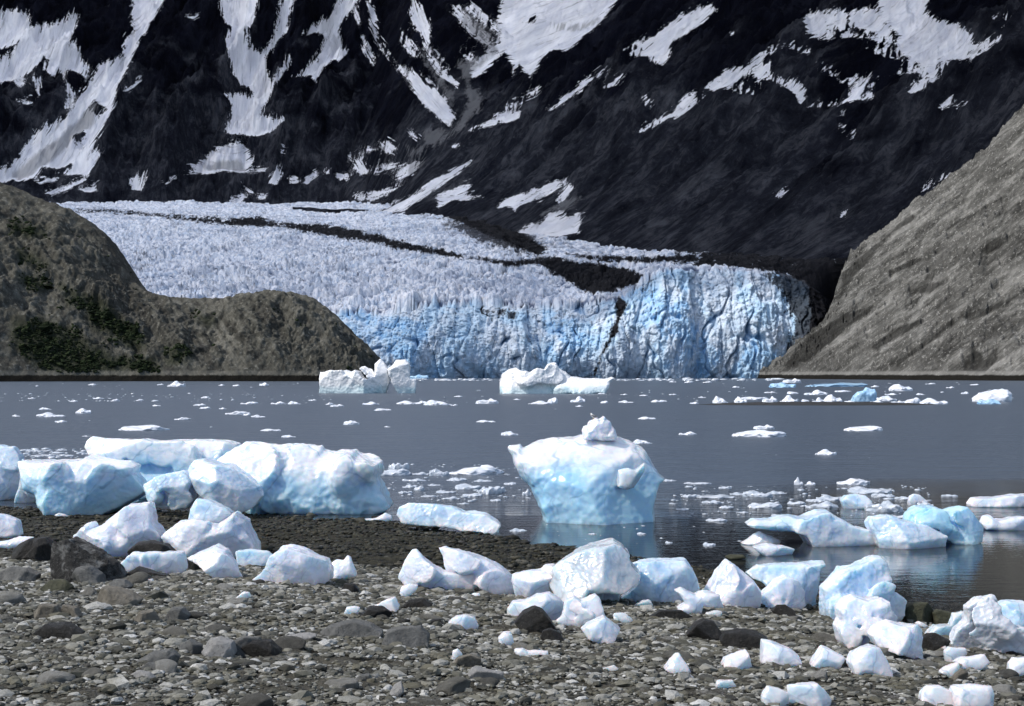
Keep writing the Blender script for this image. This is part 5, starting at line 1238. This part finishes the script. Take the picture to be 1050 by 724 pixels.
# ------------------------------------------------------------------ unseen cloud bank, added and shaped to shade the far mountains
SUN = np.array([-0.62, -0.22, 0.75]); SUN /= np.linalg.norm(SUN)
ax = np.arange(-5200, 4200, 95.); ay = np.arange(700, 7600, 95.); az = np.arange(1500, 2500, 80.)
X3, Y3, Z3 = np.meshgrid(ax, ay, az, indexing='ij')
off = SUN * (2000 / SUN[2])                               # the shade falls this far from the cloud
ex = X3 - off[0]; ey = Y3 - off[1]
edge = np.interp(ex, [-3000, -700, -150, 60, 160, 240, 330, 480, 700, 1500, 4000], [1000, 1060, 1215, 1235, 1345, 1372, 1385, 1380, 1340, 1000, 900])   # near border of the shade on the ground
d2 = np.maximum(np.maximum(edge - ey, ey - 6600), np.abs(ex) - 3600)
nz = fbm(X3 / 500, Y3 / 500, Z3 / 400, 4, 0.55)
f = smax(d2 + 60 * nz, np.abs(Z3 - 1950) - 260 - 200 * nz, 120)
v, q = surface_nets(f.astype(np.float32), (ax[0], ay[0], az[0]), 1.0) if False else (None, None)
v, q = surface_nets(f.astype(np.float32), (0, 0, 0), 1.0)
v = v * np.array([95., 95., 80.]) + np.array([ax[0], ay[0], az[0]])
N = Nodes('shade_cloud'); tr = N.n('ShaderNodeBsdfTranslucent'); df = N.n('ShaderNodeBsdfDiffuse'); mx = N.n('ShaderNodeMixShader')
tr.inputs[0].default_value = (0.95, 0.97, 1, 1); df.inputs[0].default_value = (0.9, 0.91, 0.93, 1); mx.inputs[0].default_value = 0.96
N.l(df.outputs[0], mx.inputs[1]); N.l(tr.outputs[0], mx.inputs[2]); thin = N.n('ShaderNodeBsdfTransparent'); m2_ = N.n('ShaderNodeMixShader'); m2_.inputs[0].default_value = 0.46
N.l(mx.outputs[0], m2_.inputs[1]); N.l(thin.outputs[0], m2_.inputs[2]); N.l(m2_.outputs[0], N.out.inputs['Surface']); m_cloud = N.m   # a thin veil lets a little sun through
tag(link('shade_cloud', mk_mesh('shade_cloud', v, q), m_cloud), kind='structure')

# ------------------------------------------------------------------ light and camera
el = math.asin(SUN[2]); az_ = math.atan2(SUN[0], SUN[1])
ld = bpy.data.lights.new('sun', 'SUN'); ld.energy = 3.1; ld.angle = math.radians(0.5); ld.color = (1.0, 0.965, 0.91)
lo = bpy.data.objects.new('sun', ld); C.objects.link(lo)
from mathutils import Vector
lo.rotation_euler = Vector([float(c) for c in SUN]).to_track_quat('Z', 'Y').to_euler()
w = bpy.data.worlds.new('World'); scene.world = w; w.use_nodes = True
nt_ = w.node_tree; bg = nt_.nodes['Background']
sk = nt_.nodes.new('ShaderNodeTexSky'); sk.sky_type = 'NISHITA'; sk.sun_disc = False
sk.sun_elevation = el; sk.sun_rotation = az_
sk.air_density = 1.0; sk.dust_density = 1.5; sk.ozone_density = 1.0
nt_.links.new(sk.outputs[0], bg.inputs[0]); bg.inputs[1].default_value = 0.15
cd = bpy.data.cameras.new('camera'); cam = bpy.data.objects.new('camera', cd); C.objects.link(cam)
cam.location = (0, 0, CAMZ); cam.rotation_euler = (math.pi / 2, 0, 0)
cd.sensor_width = 36; cd.lens = F / W * 36; cd.shift_y = (HY - H / 2) / W
cd.clip_end = 20000; cd.clip_start = 0.1
scene.camera = cam
vs = scene.view_settings
vs.view_transform = 'Standard'; vs.look = 'None'; vs.exposure = 0.0; vs.gamma = 1.0; vs.use_curve_mapping = False
scene.cycles.max_bounces = 6; scene.cycles.diffuse_bounces = 3; scene.cycles.glossy_bounces = 3
